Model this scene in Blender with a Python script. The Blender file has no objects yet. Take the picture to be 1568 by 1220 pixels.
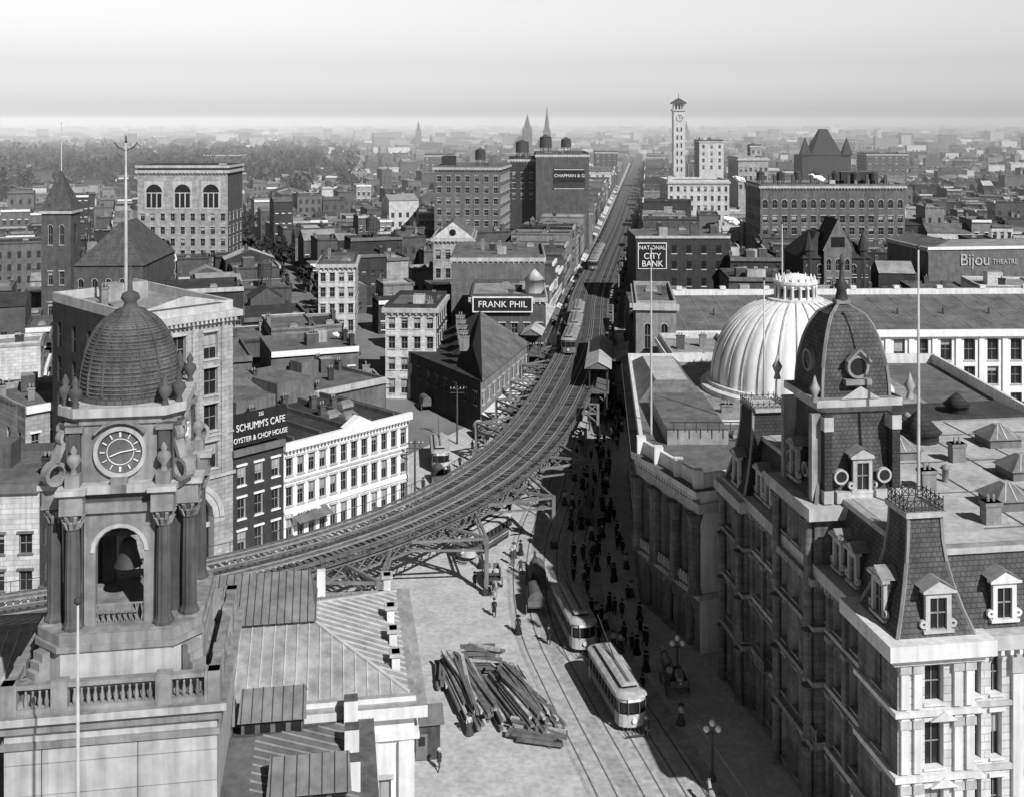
import bpy, math, random
from mathutils import Vector, Matrix
R = random.Random(11)
sc = bpy.context.scene

# ------------------------------------------------------------------ materials
MATS = {}
def mat(name, g, var=0.3, scale=0.6, rough=0.9, kind='plain', metal=0.0, streak=.75):
    m = bpy.data.materials.new(name); m.use_nodes = True
    nt = m.node_tree; N = nt.nodes; L = nt.links
    b = N['Principled BSDF']; b.inputs['Roughness'].default_value = rough
    b.inputs['Metallic'].default_value = metal
    b.inputs['Specular IOR Level'].default_value = .3
    if kind == 'glass':
        b.inputs['Base Color'].default_value = (g, g, g, 1); b.inputs['Specular IOR Level'].default_value = .5
        MATS[name] = m; return m
    tc = N.new('ShaderNodeTexCoord')
    n1 = N.new('ShaderNodeTexNoise'); n1.inputs['Scale'].default_value = scale
    n1.inputs['Detail'].default_value = 7; n1.inputs['Roughness'].default_value = 0.7
    L.new(tc.outputs['Object'], n1.inputs['Vector'])
    mr = N.new('ShaderNodeMapRange')
    mr.inputs['From Min'].default_value = 0.3; mr.inputs['From Max'].default_value = 0.7
    mr.inputs['To Min'].default_value = g*(1-var); mr.inputs['To Max'].default_value = g*(1+var)
    L.new(n1.outputs['Fac'], mr.inputs['Value'])
    out = mr.outputs[0]
    if kind in ('brick', 'slate', 'course'):
        sp = N.new('ShaderNodeSeparateXYZ'); L.new(tc.outputs['Object'], sp.inputs[0])
        ad = N.new('ShaderNodeMath'); ad.operation = 'ADD'
        L.new(sp.outputs[0], ad.inputs[0]); L.new(sp.outputs[1], ad.inputs[1])
        cb = N.new('ShaderNodeCombineXYZ'); L.new(ad.outputs[0], cb.inputs[0]); L.new(sp.outputs[2], cb.inputs[1])
        bt = N.new('ShaderNodeTexBrick'); L.new(cb.outputs[0], bt.inputs['Vector'])
        bt.inputs['Scale'].default_value = 1.0
        if kind == 'brick': w, h, ms, lo = 0.24, 0.09, 0.012, 0.8
        elif kind == 'slate': w, h, ms, lo = 0.42, 0.3, 0.035, 0.45
        else: w, h, ms, lo = 1.3, 0.5, 0.03, 0.55
        bt.inputs['Brick Width'].default_value = w; bt.inputs['Row Height'].default_value = h
        bt.inputs['Mortar Size'].default_value = ms
        bt.inputs['Color1'].default_value = (1, 1, 1, 1); bt.inputs['Color2'].default_value = (.75, .75, .75, 1)
        bt.inputs['Mortar'].default_value = (lo, lo, lo, 1)
        mu = N.new('ShaderNodeMath'); mu.operation = 'MULTIPLY'
        L.new(out, mu.inputs[0]); L.new(bt.outputs['Color'], mu.inputs[1]); out = mu.outputs[0]
    mp2 = N.new('ShaderNodeMapping'); mp2.inputs['Scale'].default_value = (1.8, 1.8, 0.15)
    L.new(tc.outputs['Object'], mp2.inputs['Vector'])
    n2 = N.new('ShaderNodeTexNoise'); n2.inputs['Scale'].default_value = 1.1; n2.inputs['Detail'].default_value = 5
    L.new(mp2.outputs[0], n2.inputs['Vector'])
    m2 = N.new('ShaderNodeMapRange'); m2.inputs['From Min'].default_value = 0.3; m2.inputs['From Max'].default_value = 0.6
    m2.inputs['To Min'].default_value = streak; m2.inputs['To Max'].default_value = 1.0
    L.new(n2.outputs['Fac'], m2.inputs['Value'])
    m3 = N.new('ShaderNodeMath'); m3.operation = 'MULTIPLY'; L.new(out, m3.inputs[0]); L.new(m2.outputs[0], m3.inputs[1])
    cc = N.new('ShaderNodeCombineColor')
    for i in range(3): L.new(m3.outputs[0], cc.inputs[i])
    L.new(cc.outputs[0], b.inputs['Base Color'])
    MATS[name] = m; return m
mat('brick_dark', .055, kind='brick'); mat('brick_mid', .11, kind='brick'); mat('brick_grey', .17, kind='brick')
mat('brick_light', .27, kind='brick'); mat('stone', .4, kind='course'); mat('stone_white', .66, .15, kind='course')
mat('marble', .68, .12); mat('painted_white', .78, .08, streak=.88); mat('stone_trim', .46, .25); mat('stone_brown', .16, .3)
mat('shade_soot_stone', .2, .4, kind='course', streak=.55); mat('shade_soot_trim', .3, .4, streak=.55); mat('stone_dark', .12, .35, streak=.6)  # shaded-front stone and trim: shade is in the base tone, streaks are soot
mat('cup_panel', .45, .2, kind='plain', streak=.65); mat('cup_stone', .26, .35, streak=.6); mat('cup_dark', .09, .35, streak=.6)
mat('slate', .11, .35, kind='slate'); mat('slate_dark', .055, .3, kind='slate'); mat('lead', .26, .25)
mat('roof_tar', .05, .5, .3); mat('roof_grey', .14, .45, .35); mat('roof_light', .28, .4, .35); mat('roof_pale', .45, .3, .35)
mat('tin', .33, .4, .5, .6); mat('tin_seam', .5, .1, .5, .6)
mat('glass', .02, kind='glass', rough=.15); mat('glass_far', .025, kind='glass', rough=.6)
mat('skylight_glass', .2, .3, rough=.3)
mat('sash', .25, .2); mat('blind', .36, .15); mat('iron', .05, .3, rough=.6); mat('steel', .2, .3, rough=.6); mat('wood_dark', .07, .4, 2.); mat('wood_tie', .14, .45, 1.2)
mat('rail_steel', .3, .2, rough=.4); mat('lumber', .42, .5, 1.5); mat('lumber_dark', .14, .4, 1.5)
mat('ground', .2, .35, .05); mat('paving', .5, .22, .4); mat('roadway', .37, .35, .6); mat('track_bed', .44, .3, .8); mat('sidewalk', .52, .2, .4)
mat('car_body', .09, .2, rough=.4); mat('car_roof', .4, .3, 1.5); mat('car_light', .5, .15, rough=.4)
mat('cloth_black', .02, .3, 5); mat('cloth_grey', .06, .3, 5); mat('cloth_white', .5, .1); mat('skin', .4, .1, 5); mat('straw', .5, .1)
mat('horse_coat', .05, .3, 2); mat('horse_grey', .35, .2, 2); mat('sign_black', .02, .2); mat('sign_white', .8, .08)
mat('foliage_dark', .03, .4, .3); mat('foliage', .06, .4, .3); mat('bark', .06)
mat('dome_white', .78, .08, .3, streak=.85); mat('canvas', .65, .15); mat('globe', .8, .05, rough=.2); mat('steam', .85, .08, .2, streak=.95)

# ------------------------------------------------------------------ builder
class MB:
    def __init__(s, ox=0, oy=0, ang=0, oz=0):
        s.v = []; s.f = []; s.m = []; s.sm = []; s.names = []; s.st = []; s.fr = (ox, oy, oz, ang, math.cos(ang), math.sin(ang))
    def push(s, x, y, z=0, ang=0):
        p = s.pt(x, y, z); s.st.append(s.fr); a = s.fr[3]+ang
        s.fr = (p[0], p[1], p[2], a, math.cos(a), math.sin(a))
    def pop(s): s.fr = s.st.pop()
    def pt(s, x, y, z):
        ox, oy, oz, a, c, sn = s.fr
        return (ox+x*c-y*sn, oy+x*sn+y*c, oz+z)
    def mi(s, n):
        if n not in s.names: s.names.append(n)
        return s.names.index(n)
    def poly(s, pts, mat, sm=False):
        k = len(s.v)
        for p in pts: s.v.append(s.pt(*p))
        s.f.append(tuple(range(k, k+len(pts)))); s.m.append(s.mi(mat)); s.sm.append(sm)
    def box(s, x0, x1, y0, y1, z0, z1, mat, top=None, bot=True):
        k = len(s.v); P = s.pt
        s.v += [P(x0,y0,z0),P(x1,y0,z0),P(x1,y1,z0),P(x0,y1,z0),P(x0,y0,z1),P(x1,y0,z1),P(x1,y1,z1),P(x0,y1,z1)]
        F = [(0,1,5,4),(1,2,6,5),(2,3,7,6),(3,0,4,7)]
        i = s.mi(mat)
        for f in F: s.f.append(tuple(k+a for a in f)); s.m.append(i); s.sm.append(False)
        s.f.append((k+4,k+5,k+6,k+7)); s.m.append(s.mi(top or mat)); s.sm.append(False)
        if bot: s.f.append((k+3,k+2,k+1,k)); s.m.append(i); s.sm.append(False)
    def frustum(s, A, z0, B, z1, mat, top=None, cap=True):
        n = len(A)
        for i in range(n):
            j = (i+1) % n
            s.poly([(A[i][0],A[i][1],z0),(A[j][0],A[j][1],z0),(B[j][0],B[j][1],z1),(B[i][0],B[i][1],z1)], mat)
        if cap: s.poly([(p[0],p[1],z1) for p in B], top or mat)
    def prism(s, A, z0, z1, mat, top=None, bot=False):
        s.frustum(A, z0, A, z1, mat, top)
        if bot: s.poly([(p[0],p[1],z0) for p in reversed(A)], mat)
    def lathe(s, cx, cy, prof, n, mat, a0=0, sm=True, scal=None, cap=True):
        k = len(s.v); m = len(prof)
        for (r, z) in prof:
            for i in range(n):
                a = a0+2*math.pi*i/n; rr = r*(scal(i) if scal else 1)
                s.v.append(s.pt(cx+rr*math.cos(a), cy+rr*math.sin(a), z))
        mi = s.mi(mat)
        for j in range(m-1):
            for i in range(n):
                i2 = (i+1) % n
                s.f.append((k+j*n+i, k+j*n+i2, k+(j+1)*n+i2, k+(j+1)*n+i)); s.m.append(mi); s.sm.append(sm)
        if cap:
            s.f.append(tuple(k+(m-1)*n+i for i in range(n))); s.m.append(mi); s.sm.append(False)
    def beam(s, p, q, w, h, mat):
        p = Vector(p); q = Vector(q); d = q-p
        if d.length < 1e-6: return
        d.normalize(); up = Vector((0,0,1))
        if abs(d.z) > .98: up = Vector((0,1,0))
        x = d.cross(up).normalized(); y = x.cross(d).normalized(); x *= w/2; y *= h/2
        k = len(s.v)
        for o in (p, q):
            for c in (-x-y, x-y, x+y, -x+y): s.v.append(s.pt(*(o+c)))
        mi = s.mi(mat)
        for f in [(0,1,5,4),(1,2,6,5),(2,3,7,6),(3,0,4,7),(3,2,1,0),(4,5,6,7)]:
            s.f.append(tuple(k+a for a in f)); s.m.append(mi); s.sm.append(False)
    def hoop(s, c, r, w, t, mat, axis='x', n=16):
        def q(a, rr, o):
            if axis == 'x': return (c[0]+o, c[1]+rr*math.cos(a), c[2]+rr*math.sin(a))
            return (c[0]+rr*math.cos(a), c[1]+o, c[2]+rr*math.sin(a))
        for i in range(n):
            a = 2*math.pi*i/n; b = 2*math.pi*(i+1)/n
            s.poly([q(a,r,-w/2),q(b,r,-w/2),q(b,r,w/2),q(a,r,w/2)], mat)
            for o in (-w/2, w/2): s.poly([q(a,r-t,o),q(b,r-t,o),q(b,r,o),q(a,r,o)], mat)
            if r-t > .02: s.poly([q(a,r-t,-w/2),q(b,r-t,-w/2),q(b,r-t,w/2),q(a,r-t,w/2)], mat)
    def wall(s, p0, p1, z0, z1, cols, rows, mat, depth=.25, trim=None, arch=(), lod=0, glass=None, hood=True, sash='sash'):
        dx, dy = p1[0]-p0[0], p1[1]-p0[1]; Ln = math.hypot(dx, dy); dx /= Ln; dy /= Ln; nx, ny = dy, -dx
        def P(t, z, o=0): return (p0[0]+dx*t+nx*o, p0[1]+dy*t+ny*o, z)
        def wb(a, b, c, d, o0, o1, m):
            s.poly([P(a,c,o1),P(b,c,o1),P(b,d,o1),P(a,d,o1)], m)
            s.poly([P(a,d,o0),P(a,d,o1),P(b,d,o1),P(b,d,o0)], m)
            s.poly([P(a,c,o1),P(a,c,o0),P(b,c,o0),P(b,c,o1)], m)
            s.poly([P(a,c,o0),P(a,c,o1),P(a,d,o1),P(a,d,o0)], m)
            s.poly([P(b,c,o1),P(b,c,o0),P(b,d,o0),P(b,d,o1)], m)
        if lod >= 1 or not cols or not rows:
            s.poly([P(0,z0),P(Ln,z0),P(Ln,z1),P(0,z1)], mat)
            for (c, w) in cols:
                for (zb, h) in rows:
                    s.poly([P(c-w/2,zb,.04),P(c+w/2,zb,.04),P(c+w/2,zb+h,.04),P(c-w/2,zb+h,.04)], 'glass_far')
                    if trim: s.poly([P(c-w/2-.1,zb+h,.07),P(c+w/2+.1,zb+h,.07),P(c+w/2+.1,zb+h+.3,.07),P(c-w/2-.1,zb+h+.3,.07)], trim)
            return
        t = 0
        for (c, w) in cols:
            a, b = c-w/2, c+w/2
            s.poly([P(t,z0),P(a,z0),P(a,z1),P(t,z1)], mat); t = b
            z = z0
            for ri, (zb, h) in enumerate(rows):
                zt = zb+h
                s.poly([P(a,z),P(b,z),P(b,zb),P(a,zb)], mat); z = zt
                D = -depth; isA = ri in arch
                s.poly([P(a,zb),P(b,zb),P(b,zb,D),P(a,zb,D)], trim or mat)
                g = glass or 'glass'
                s.poly([P(a,zb,D),P(b,zb,D),P(b,zt,D),P(a,zt,D)], g)
                if isA:
                    r = w/2; zs_ = zt-r-.02; n = 8
                    pts = [(c-r*math.cos(math.pi*k/n), zs_+r*math.sin(math.pi*k/n)) for k in range(n+1)]
                    for k in range(n):
                        (s0, q0), (s1, q1) = pts[k], pts[k+1]
                        s.poly([P(s0,q0),P(s1,q1),P(s1,zt),P(s0,zt)], mat)
                        s.poly([P(s0,q0),P(s0,q0,D),P(s1,q1,D),P(s1,q1)], trim or mat)
                        if trim:
                            f = 1.22
                            s.poly([P(s0,q0,.06),P(s1,q1,.06),P(c+(s1-c)*f,zs_+(q1-zs_)*f,.06),P(c+(s0-c)*f,zs_+(q0-zs_)*f,.06)], trim)
                    s.poly([P(a,zb),P(a,zb,D),P(a,zs_,D),P(a,zs_)], trim or mat); s.poly([P(b,zb,D),P(b,zb),P(b,zs_),P(b,zs_,D)], trim or mat)
                else:
                    s.poly([P(a,zb),P(a,zb,D),P(a,zt,D),P(a,zt)], trim or mat); s.poly([P(b,zb,D),P(b,zb),P(b,zt),P(b,zt,D)], trim or mat)
                    s.poly([P(a,zt,D),P(b,zt,D),P(b,zt),P(a,zt)], trim or mat)
                    if not glass:
                        rr = R.random()
                        if rr < .4:
                            f = R.choice((.3, .5, .6)); s.poly([P(a+.08,zt-h*f,D+.02),P(b-.08,zt-h*f,D+.02),P(b-.08,zt,D+.02),P(a+.08,zt,D+.02)], 'blind')
                    if trim and hood:
                        wb(a-.18, b+.18, zt+.02, zt+.25, 0, .16, trim)
                if not glass:
                    e = D+.05; zm = zb+h*.5
                    s.poly([P(a,zm-.05,e),P(b,zm-.05,e),P(b,zm+.05,e),P(a,zm+.05,e)], sash)
                    s.poly([P(a,zb,e),P(a+.1,zb,e),P(a+.1,zt,e),P(a,zt,e)], sash); s.poly([P(b-.1,zb,e),P(b,zb,e),P(b,zt,e),P(b-.1,zt,e)], sash)
                    s.poly([P(c-.03,zb,e),P(c+.03,zb,e),P(c+.03,zt,e),P(c-.03,zt,e)], sash)
                if trim: wb(a-.12, b+.12, zb-.16, zb-.01, 0, .14, trim)
            s.poly([P(a,z),P(b,z),P(b,z1),P(a,z1)], mat)
        s.poly([P(t,z0),P(Ln,z0),P(Ln,z1),P(t,z1)], mat)
    def mesh(s, name):
        me = bpy.data.meshes.new(name); me.from_pydata(s.v, [], s.f)
        for n in s.names: me.materials.append(MATS[n])
        me.polygons.foreach_set('material_index', s.m); me.polygons.foreach_set('use_smooth', s.sm); me.update()
        return me
    def obj(s, name, parent=None):
        o = bpy.data.objects.new(name, s.mesh(name)); sc.collection.objects.link(o)
        if parent: o.parent = parent
        return o
def inst(name, me, x, y, z=0, ang=0, sc_=1):
    o = bpy.data.objects.new(name, me); sc.collection.objects.link(o)
    o.location = (x, y, z); o.rotation_euler = (0, 0, ang); o.scale = (sc_,)*3; return o
def even(L, n, w, m=None):
    m = L/n/2 if m is None else m
    return [(m+(L-2*m)*i/max(1, n-1), w) for i in range(n)] if n > 1 else [(L/2, w)]
def offs(P, d):
    n = len(P); out = []
    for i in range(n):
        a, b, c = P[i-1], P[i], P[(i+1) % n]
        def nm(p, q):
            x, y = q[0]-p[0], q[1]-p[1]; l = math.hypot(x, y); return (y/l, -x/l)
        n1, n2 = nm(a, b), nm(b, c); k = 1+n1[0]*n2[0]+n1[1]*n2[1]
        out.append((b[0]+d*(n1[0]+n2[0])/k, b[1]+d*(n1[1]+n2[1])/k))
    return out
def parapet(mb, P, z, h, t, mat):
    I = offs(P, -t); n = len(P)
    for i in range(n):
        j = (i+1) % n
        mb.poly([(P[i][0],P[i][1],z),(P[j][0],P[j][1],z),(P[j][0],P[j][1],z+h),(P[i][0],P[i][1],z+h)], mat)
        mb.poly([(P[i][0],P[i][1],z+h),(P[j][0],P[j][1],z+h),(I[j][0],I[j][1],z+h),(I[i][0],I[i][1],z+h)], mat)
        mb.poly([(I[j][0],I[j][1],z),(I[i][0],I[i][1],z),(I[i][0],I[i][1],z+h),(I[j][0],I[j][1],z+h)], mat)
def text(name, body, x, y, z, size, ang, mat, parent=None, sx=1, ext=.03):
    c = bpy.data.curves.new(name, 'FONT'); c.body = body; c.size = size; c.align_x = 'CENTER'; c.align_y = 'CENTER'; c.extrude = ext
    o = bpy.data.objects.new(name, c); sc.collection.objects.link(o); o.location = (x, y, z)
    o.rotation_euler = (math.pi/2, 0, ang); o.scale = (sx, 1, 1); c.materials.append(MATS[mat])
    if parent: o.parent = parent
    return o
def chimney(mb, x, y, z, w=.8, d=.6, h=1.6, m='brick_mid'):
    mb.box(x-w/2, x+w/2, y-d/2, y+d/2, z, z+h, m, 'iron', False); mb.box(x-w/2-.08, x+w/2+.08, y-d/2-.08, y+d/2+.08, z+h-.25, z+h, m, 'roof_tar')
    for i in (-.2, .2): mb.lathe(x+i, y, [(.13, z+h), (.1, z+h+.45)], 6, 'brick_light')
def skylight(mb, x, y, z, w=2, d=1.5, h=.9):
    mb.box(x-w/2, x+w/2, y-d/2, y+d/2, z, z+h*.5, 'tin', None, False)
    A = [(x-w/2,y-d/2),(x+w/2,y-d/2),(x+w/2,y+d/2),(x-w/2,y+d/2)]; B = [(x-w/2+.3,y),(x+w/2-.3,y),(x+w/2-.3,y+.02),(x-w/2+.3,y+.02)]
    mb.frustum(A, z+h*.5, B, z+h, 'skylight_glass', 'tin_seam')
def tank(mb, x, y, z, r=1.8, h=3.2, leg=2.5):
    for i in range(6):
        a = i*math.pi/3; mb.beam((x+r*.8*math.cos(a), y+r*.8*math.sin(a), z), (x+r*.8*math.cos(a), y+r*.8*math.sin(a), z+leg), .2, .2, 'iron')
    mb.lathe(x, y, [(r, z+leg), (r*.94, z+leg+h), (r*1.02, z+leg+h), (.05, z+leg+h+1.1)], 14, 'wood_dark', sm=False)
    for k in range(4): mb.lathe(x, y, [(r*1.01, z+leg+.3+k*.8), (r*1.01, z+leg+.4+k*.8)], 14, 'iron', cap=False)
def clutter(mb, x0, x1, y0, y1, z, n):
    for _ in range(n):
        x = R.uniform(x0+1, x1-1); y = R.uniform(y0+1, y1-1); k = R.random()
        if k < .4: skylight(mb, x, y, z, R.uniform(1.2, 2.4), R.uniform(1, 1.8), R.uniform(.6, 1))
        elif k < .75: chimney(mb, x, y, z, R.uniform(.6, 1.6), .6, R.uniform(1, 2.2), R.choice(('brick_mid', 'brick_light', 'brick_dark')))
        else: mb.box(x-1, x+1, y-1, y+1, z, z+2, R.choice(('brick_mid', 'tin', 'stone_trim')), 'roof_light', False)

# ------------------------------------------------------------------ ground, streets
g = MB(); g.poly([(-9000,-600,0),(9000,-600,0),(9000,15000,0),(-9000,15000,0)], 'ground'); g.obj('ground')
g = MB(); g.poly([(-60,30,.004),(40,30,.004),(32,66,.004),(26,100,.004),(20,150,.004),(22,182,.004),(31,262,.004),(9,262,.004),(2,200,.004),(-24,150,.004),(-75,125,.004),(-80,60,.004)], 'paving'); g.obj('square_pavement')
def resample(pts, step, fine=.3):
    P = [Vector(p) for p in pts]; P = [P[0]*2-P[1]]+P+[P[-1]*2-P[-2]]; out = []
    for i in range(1, len(P)-2):
        a, b, c, d = P[i-1], P[i], P[i+1], P[i+2]; n = max(2, int((c-b).length/fine))
        for k in range(n):
            t = k/n; out.append(.5*((2*b)+(c-a)*t+(2*a-5*b+4*c-d)*t*t+(3*b-a-3*c+d)*t*t*t))
    out.append(P[-2]); res = [out[0]]; acc = 0
    for i in range(1, len(out)):
        acc += (out[i]-out[i-1]).length
        if acc >= step: res.append(out[i]); acc = 0
    return res
def normals(S):
    N = []
    for i in range(len(S)):
        d = S[min(i+1, len(S)-1)]-S[max(i-1, 0)]; d.normalize(); N.append(Vector((d.y, -d.x)))
    return N
def strip(mb, S, N, o0, o1, z0, z1, mat, full=False):
    for i in range(len(S)-1):
        a0 = S[i]+N[i]*o0; a1 = S[i]+N[i]*o1; b0 = S[i+1]+N[i+1]*o0; b1 = S[i+1]+N[i+1]*o1
        mb.poly([(a0.x,a0.y,z1),(a1.x,a1.y,z1),(b1.x,b1.y,z1),(b0.x,b0.y,z1)], mat)
        if full:
            mb.poly([(a0.x,a0.y,z0),(a0.x,a0.y,z1),(b0.x,b0.y,z1),(b0.x,b0.y,z0)], mat)
            mb.poly([(a1.x,a1.y,z0),(a1.x,a1.y,z1),(b1.x,b1.y,z1),(b1.x,b1.y,z0)], mat)
            mb.poly([(a0.x,a0.y,z0),(a1.x,a1.y,z0),(b1.x,b1.y,z0),(b0.x,b0.y,z0)], mat)
ST = [(20,40),(15.5,62),(11.8,82),(8.3,98),(5.8,112),(5.8,130),(9,152),(13,185),(17,222),(21,265),(30,344),(52,510),(110,986),(153,1340),(250,2140)]
S = resample(ST, 3, 1); N = normals(S)
r = MB(); strip(r, S, N, -6, 4.2, 0, .009, 'roadway'); r.obj('roadway')
r = MB()
Sn = [p for p in S if p.y < 700]; Nn = N[:len(Sn)]
for c in (-4.6, -1.2, 1.9):
    strip(r, Sn, Nn, c-1.1, c+1.1, 0, .013, 'track_bed')
    for o in (-.72, .72): strip(r, Sn, Nn, c+o-.07, c+o+.07, 0, .018, 'lumber_dark')
r.obj('streetcar_tracks')
r = MB()
S2 = [p for p in S if 60 < p.y < 1300]; i0 = S.index(S2[0]); N2 = N[i0:i0+len(S2)]
strip(r, S2, N2, 5.6, 10.5, 0, .14, 'sidewalk', True)
S3 = [p for p in S if 205 < p.y < 1300]; i0 = S.index(S3[0]); N3 = N[i0:i0+len(S3)]
strip(r, S3, N3, -11, -7, 0, .14, 'sidewalk', True)
r.obj('sidewalk')

# ------------------------------------------------------------------ elevated railway
EL = [(170,1480),(110,986),(51,510),(28.5,344),(19.9,279),(14.4,221),(9.5,187),(4.9,162.5),(0.6,146),(-4.6,133),(-11,122.5),(-18,114.5),(-26,108),(-36,102),(-50,96),(-80,86)]
ES = resample(EL, 1.2); EN = normals(ES); ZD = 6.5
el = bpy.data.objects.new('elevated_railway', None); sc.collection.objects.link(el)
m = MB()
for i in range(len(ES)-1):
    p, q = ES[i], ES[i+1]
    if p.y < 330:
        for k in (0, .5):
            c = p+(q-p)*k; n = EN[i]; d = Vector((-n.y, n.x))*.22
            for (a, b) in ((-4.15, -.45), (.45, 4.15)):
                w = R.uniform(-.15, .15); A = c+n*(a+w); B = c+n*(b+w)
                z = ZD; mm = 'wood_tie' if R.random() < .6 else 'wood_dark'
                m.poly([(A.x-d.x,A.y-d.y,z),(B.x-d.x,B.y-d.y,z),(B.x+d.x,B.y+d.y,z),(A.x+d.x,A.y+d.y,z)], mm)
                m.poly([(A.x-d.x,A.y-d.y,z-.2),(B.x-d.x,B.y-d.y,z-.2),(B.x-d.x,B.y-d.y,z),(A.x-d.x,A.y-d.y,z)], 'wood_dark')
far = [i for i, p in enumerate(ES) if p.y >= 328]; fS = [ES[i] for i in far]; fN = [EN[i] for i in far]
strip(m, fS, fN, -4.1, 4.1, ZD-.3, ZD-.02, 'wood_dark')
m.obj('ties', el)
m = MB()
for c in (-2.1, 2.1):
    for o in (-.72, .72): strip(m, ES, EN, c+o-.05, c+o+.05, ZD, ZD+.15, 'rail_steel', True)
    for o in (-1.15, 1.15): strip(m, ES, EN, c+o-.12, c+o+.12, ZD, ZD+.18, 'wood_tie', True)
    strip(m, ES, EN, c+1.5, c+1.58, ZD+.1, ZD+.22, 'rail_steel', True)
strip(m, ES, EN, -.45, .45, ZD, ZD+.06, 'wood_dark'); strip(m, ES, EN, 4.15, 4.75, ZD-.05, ZD+.03, 'wood_tie'); strip(m, ES, EN, -4.75, -4.15, ZD-.05, ZD+.03, 'wood_tie')
m.obj('rails_and_walkways', el)
m = MB()
for o in (-4.2, -1.4, 1.4, 4.2):
    strip(m, ES, EN, o-.18, o+.18, ZD-.45, ZD-.22, 'steel', True); strip(m, ES, EN, o-.15, o+.15, ZD-1.6, ZD-1.42, 'steel', True)
for i in range(0, len(ES)-1):
    if ES[i].y > 420: continue
    for o in (-4.2, 4.2):
        a = ES[i]+EN[i]*o; b = ES[i+1]+EN[i+1]*o
        m.beam((a.x,a.y,ZD-.4), (b.x,b.y,ZD-1.5), .09, .09, 'steel'); m.beam((a.x,a.y,ZD-1.5), (b.x,b.y,ZD-.4), .09, .09, 'steel')
        a2 = ES[i]+EN[i]*(o*1.14); b2 = ES[i+1]+EN[i+1]*(o*1.14)
        if i % 2 == 0: m.beam((a2.x,a2.y,ZD), (a2.x,a2.y,ZD+1), .05, .05, 'iron')
        m.beam((a2.x,a2.y,ZD+1), (b2.x,b2.y,ZD+1), .05, .05, 'iron')
m.obj('lattice_girders', el)
m = MB()
for i in range(4, len(ES)-2, 10):
    p, n = ES[i], EN[i]
    if p.y > 900: continue
    near = p.y < 215
    a, b = (-6.3, 9.8) if near else (-5.6, 5.6)
    A, B = p+n*a, p+n*b
    if near and (p+n).y > p.y and p.x < 3: A, B = p-n*a, p-n*b   # outriggers on the outer side of the curve
    for zz in (ZD-1.9, ZD-.5): m.beam((A.x,A.y,zz), (B.x,B.y,zz), .34, .26, 'steel')
    k = 9; dv = (B-A)/k
    for j in range(k):
        c = A+dv*j; d = A+dv*(j+1)
        m.beam((c.x,c.y,ZD-1.9), (d.x,d.y,ZD-.5), .16, .16, 'steel'); m.beam((c.x,c.y,ZD-.5), (d.x,d.y,ZD-1.9), .16, .16, 'steel')
    for c in (A, B):
        m.beam((c.x,c.y,0), (c.x,c.y,ZD-.4), .42, .42, 'steel'); m.beam((c.x,c.y,0), (c.x,c.y,.7), .8, .8, 'iron')
        q = c+(p-c).normalized()*1.8; m.beam((c.x,c.y,ZD-3.4), (q.x,q.y,ZD-1.9), .16, .16, 'steel')
    if near:
        sg = 1 if (B-p).dot(n) > 0 else -1
        for di in (-4, 4):
            ii = min(max(i+di, 0), len(ES)-1); q = ES[ii]+EN[ii]*4.2*sg
            m.beam((B.x,B.y,ZD-.6), (q.x,q.y,ZD-.6), .26, .26, 'steel'); m.beam((B.x,B.y,ZD-1.8), (q.x,q.y,ZD-1.5), .2, .2, 'steel')
m.obj('bents', el)

# ------------------------------------------------------------------ elevated station
def shed(name, x, y, ang, L, W, z, pitched=True):
    b = MB(x, y, ang)
    b.box(-W/2, W/2, -L/2, L/2, z-4.2, z-3.9, 'wood_tie')
    for sx in (-1, 1):
        for k in range(int(L/4)+1): b.beam((sx*(W/2-.3), -L/2+.3+k*4, 0 if k % 2 == 0 else z-4), (sx*(W/2-.3), -L/2+.3+k*4, z), .22, .22, 'iron')
    b.box(-W/2+.3, W/2-.3, -L/2+.5, L/2-.5, z-3.9, z-.9, 'stone_brown') if pitched else None
    e = .5
    for sx in (-1, 1):
        b.poly([(sx*(W/2+e),-L/2-e,z-.2),(0,-L/2-e,z+1),(0,L/2+e,z+1),(sx*(W/2+e),L/2+e,z-.2)], 'roof_pale' if not pitched else 'roof_light')
        b.poly([(sx*(W/2+e),-L/2-e,z-.25),(sx*(W/2+e),-L/2-e,z-.1),(sx*(W/2+e),L/2+e,z-.1),(sx*(W/2+e),L/2+e,z-.25)], 'wood_dark')
    for yy in (-L/2-.3, L/2+.3): b.poly([(-W/2-.3,yy,z-.2),(W/2+.3,yy,z-.2),(0,yy,z+.95)], 'stone_brown')
    if pitched:
        for k in range(int(L/2.2)):
            for sx in (-1, 1): b.box(sx*(W/2-.3)-.06, sx*(W/2-.3)+.06, -L/2+1+k*2.2, -L/2+2.2+k*2.2, z-2.9, z-1.4, 'glass')
    return b.obj(name)
shed('station_platform_canopy', 15.0, 190, -.1, 22, 3.4, 10.2, False)
shed('station_house', 20.0, 191, -.12, 11, 5.0, 10.0, True)
shed('station_platform_canopy', 5.4, 222, -.12, 30, 3.2, 10.2, False)

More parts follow.
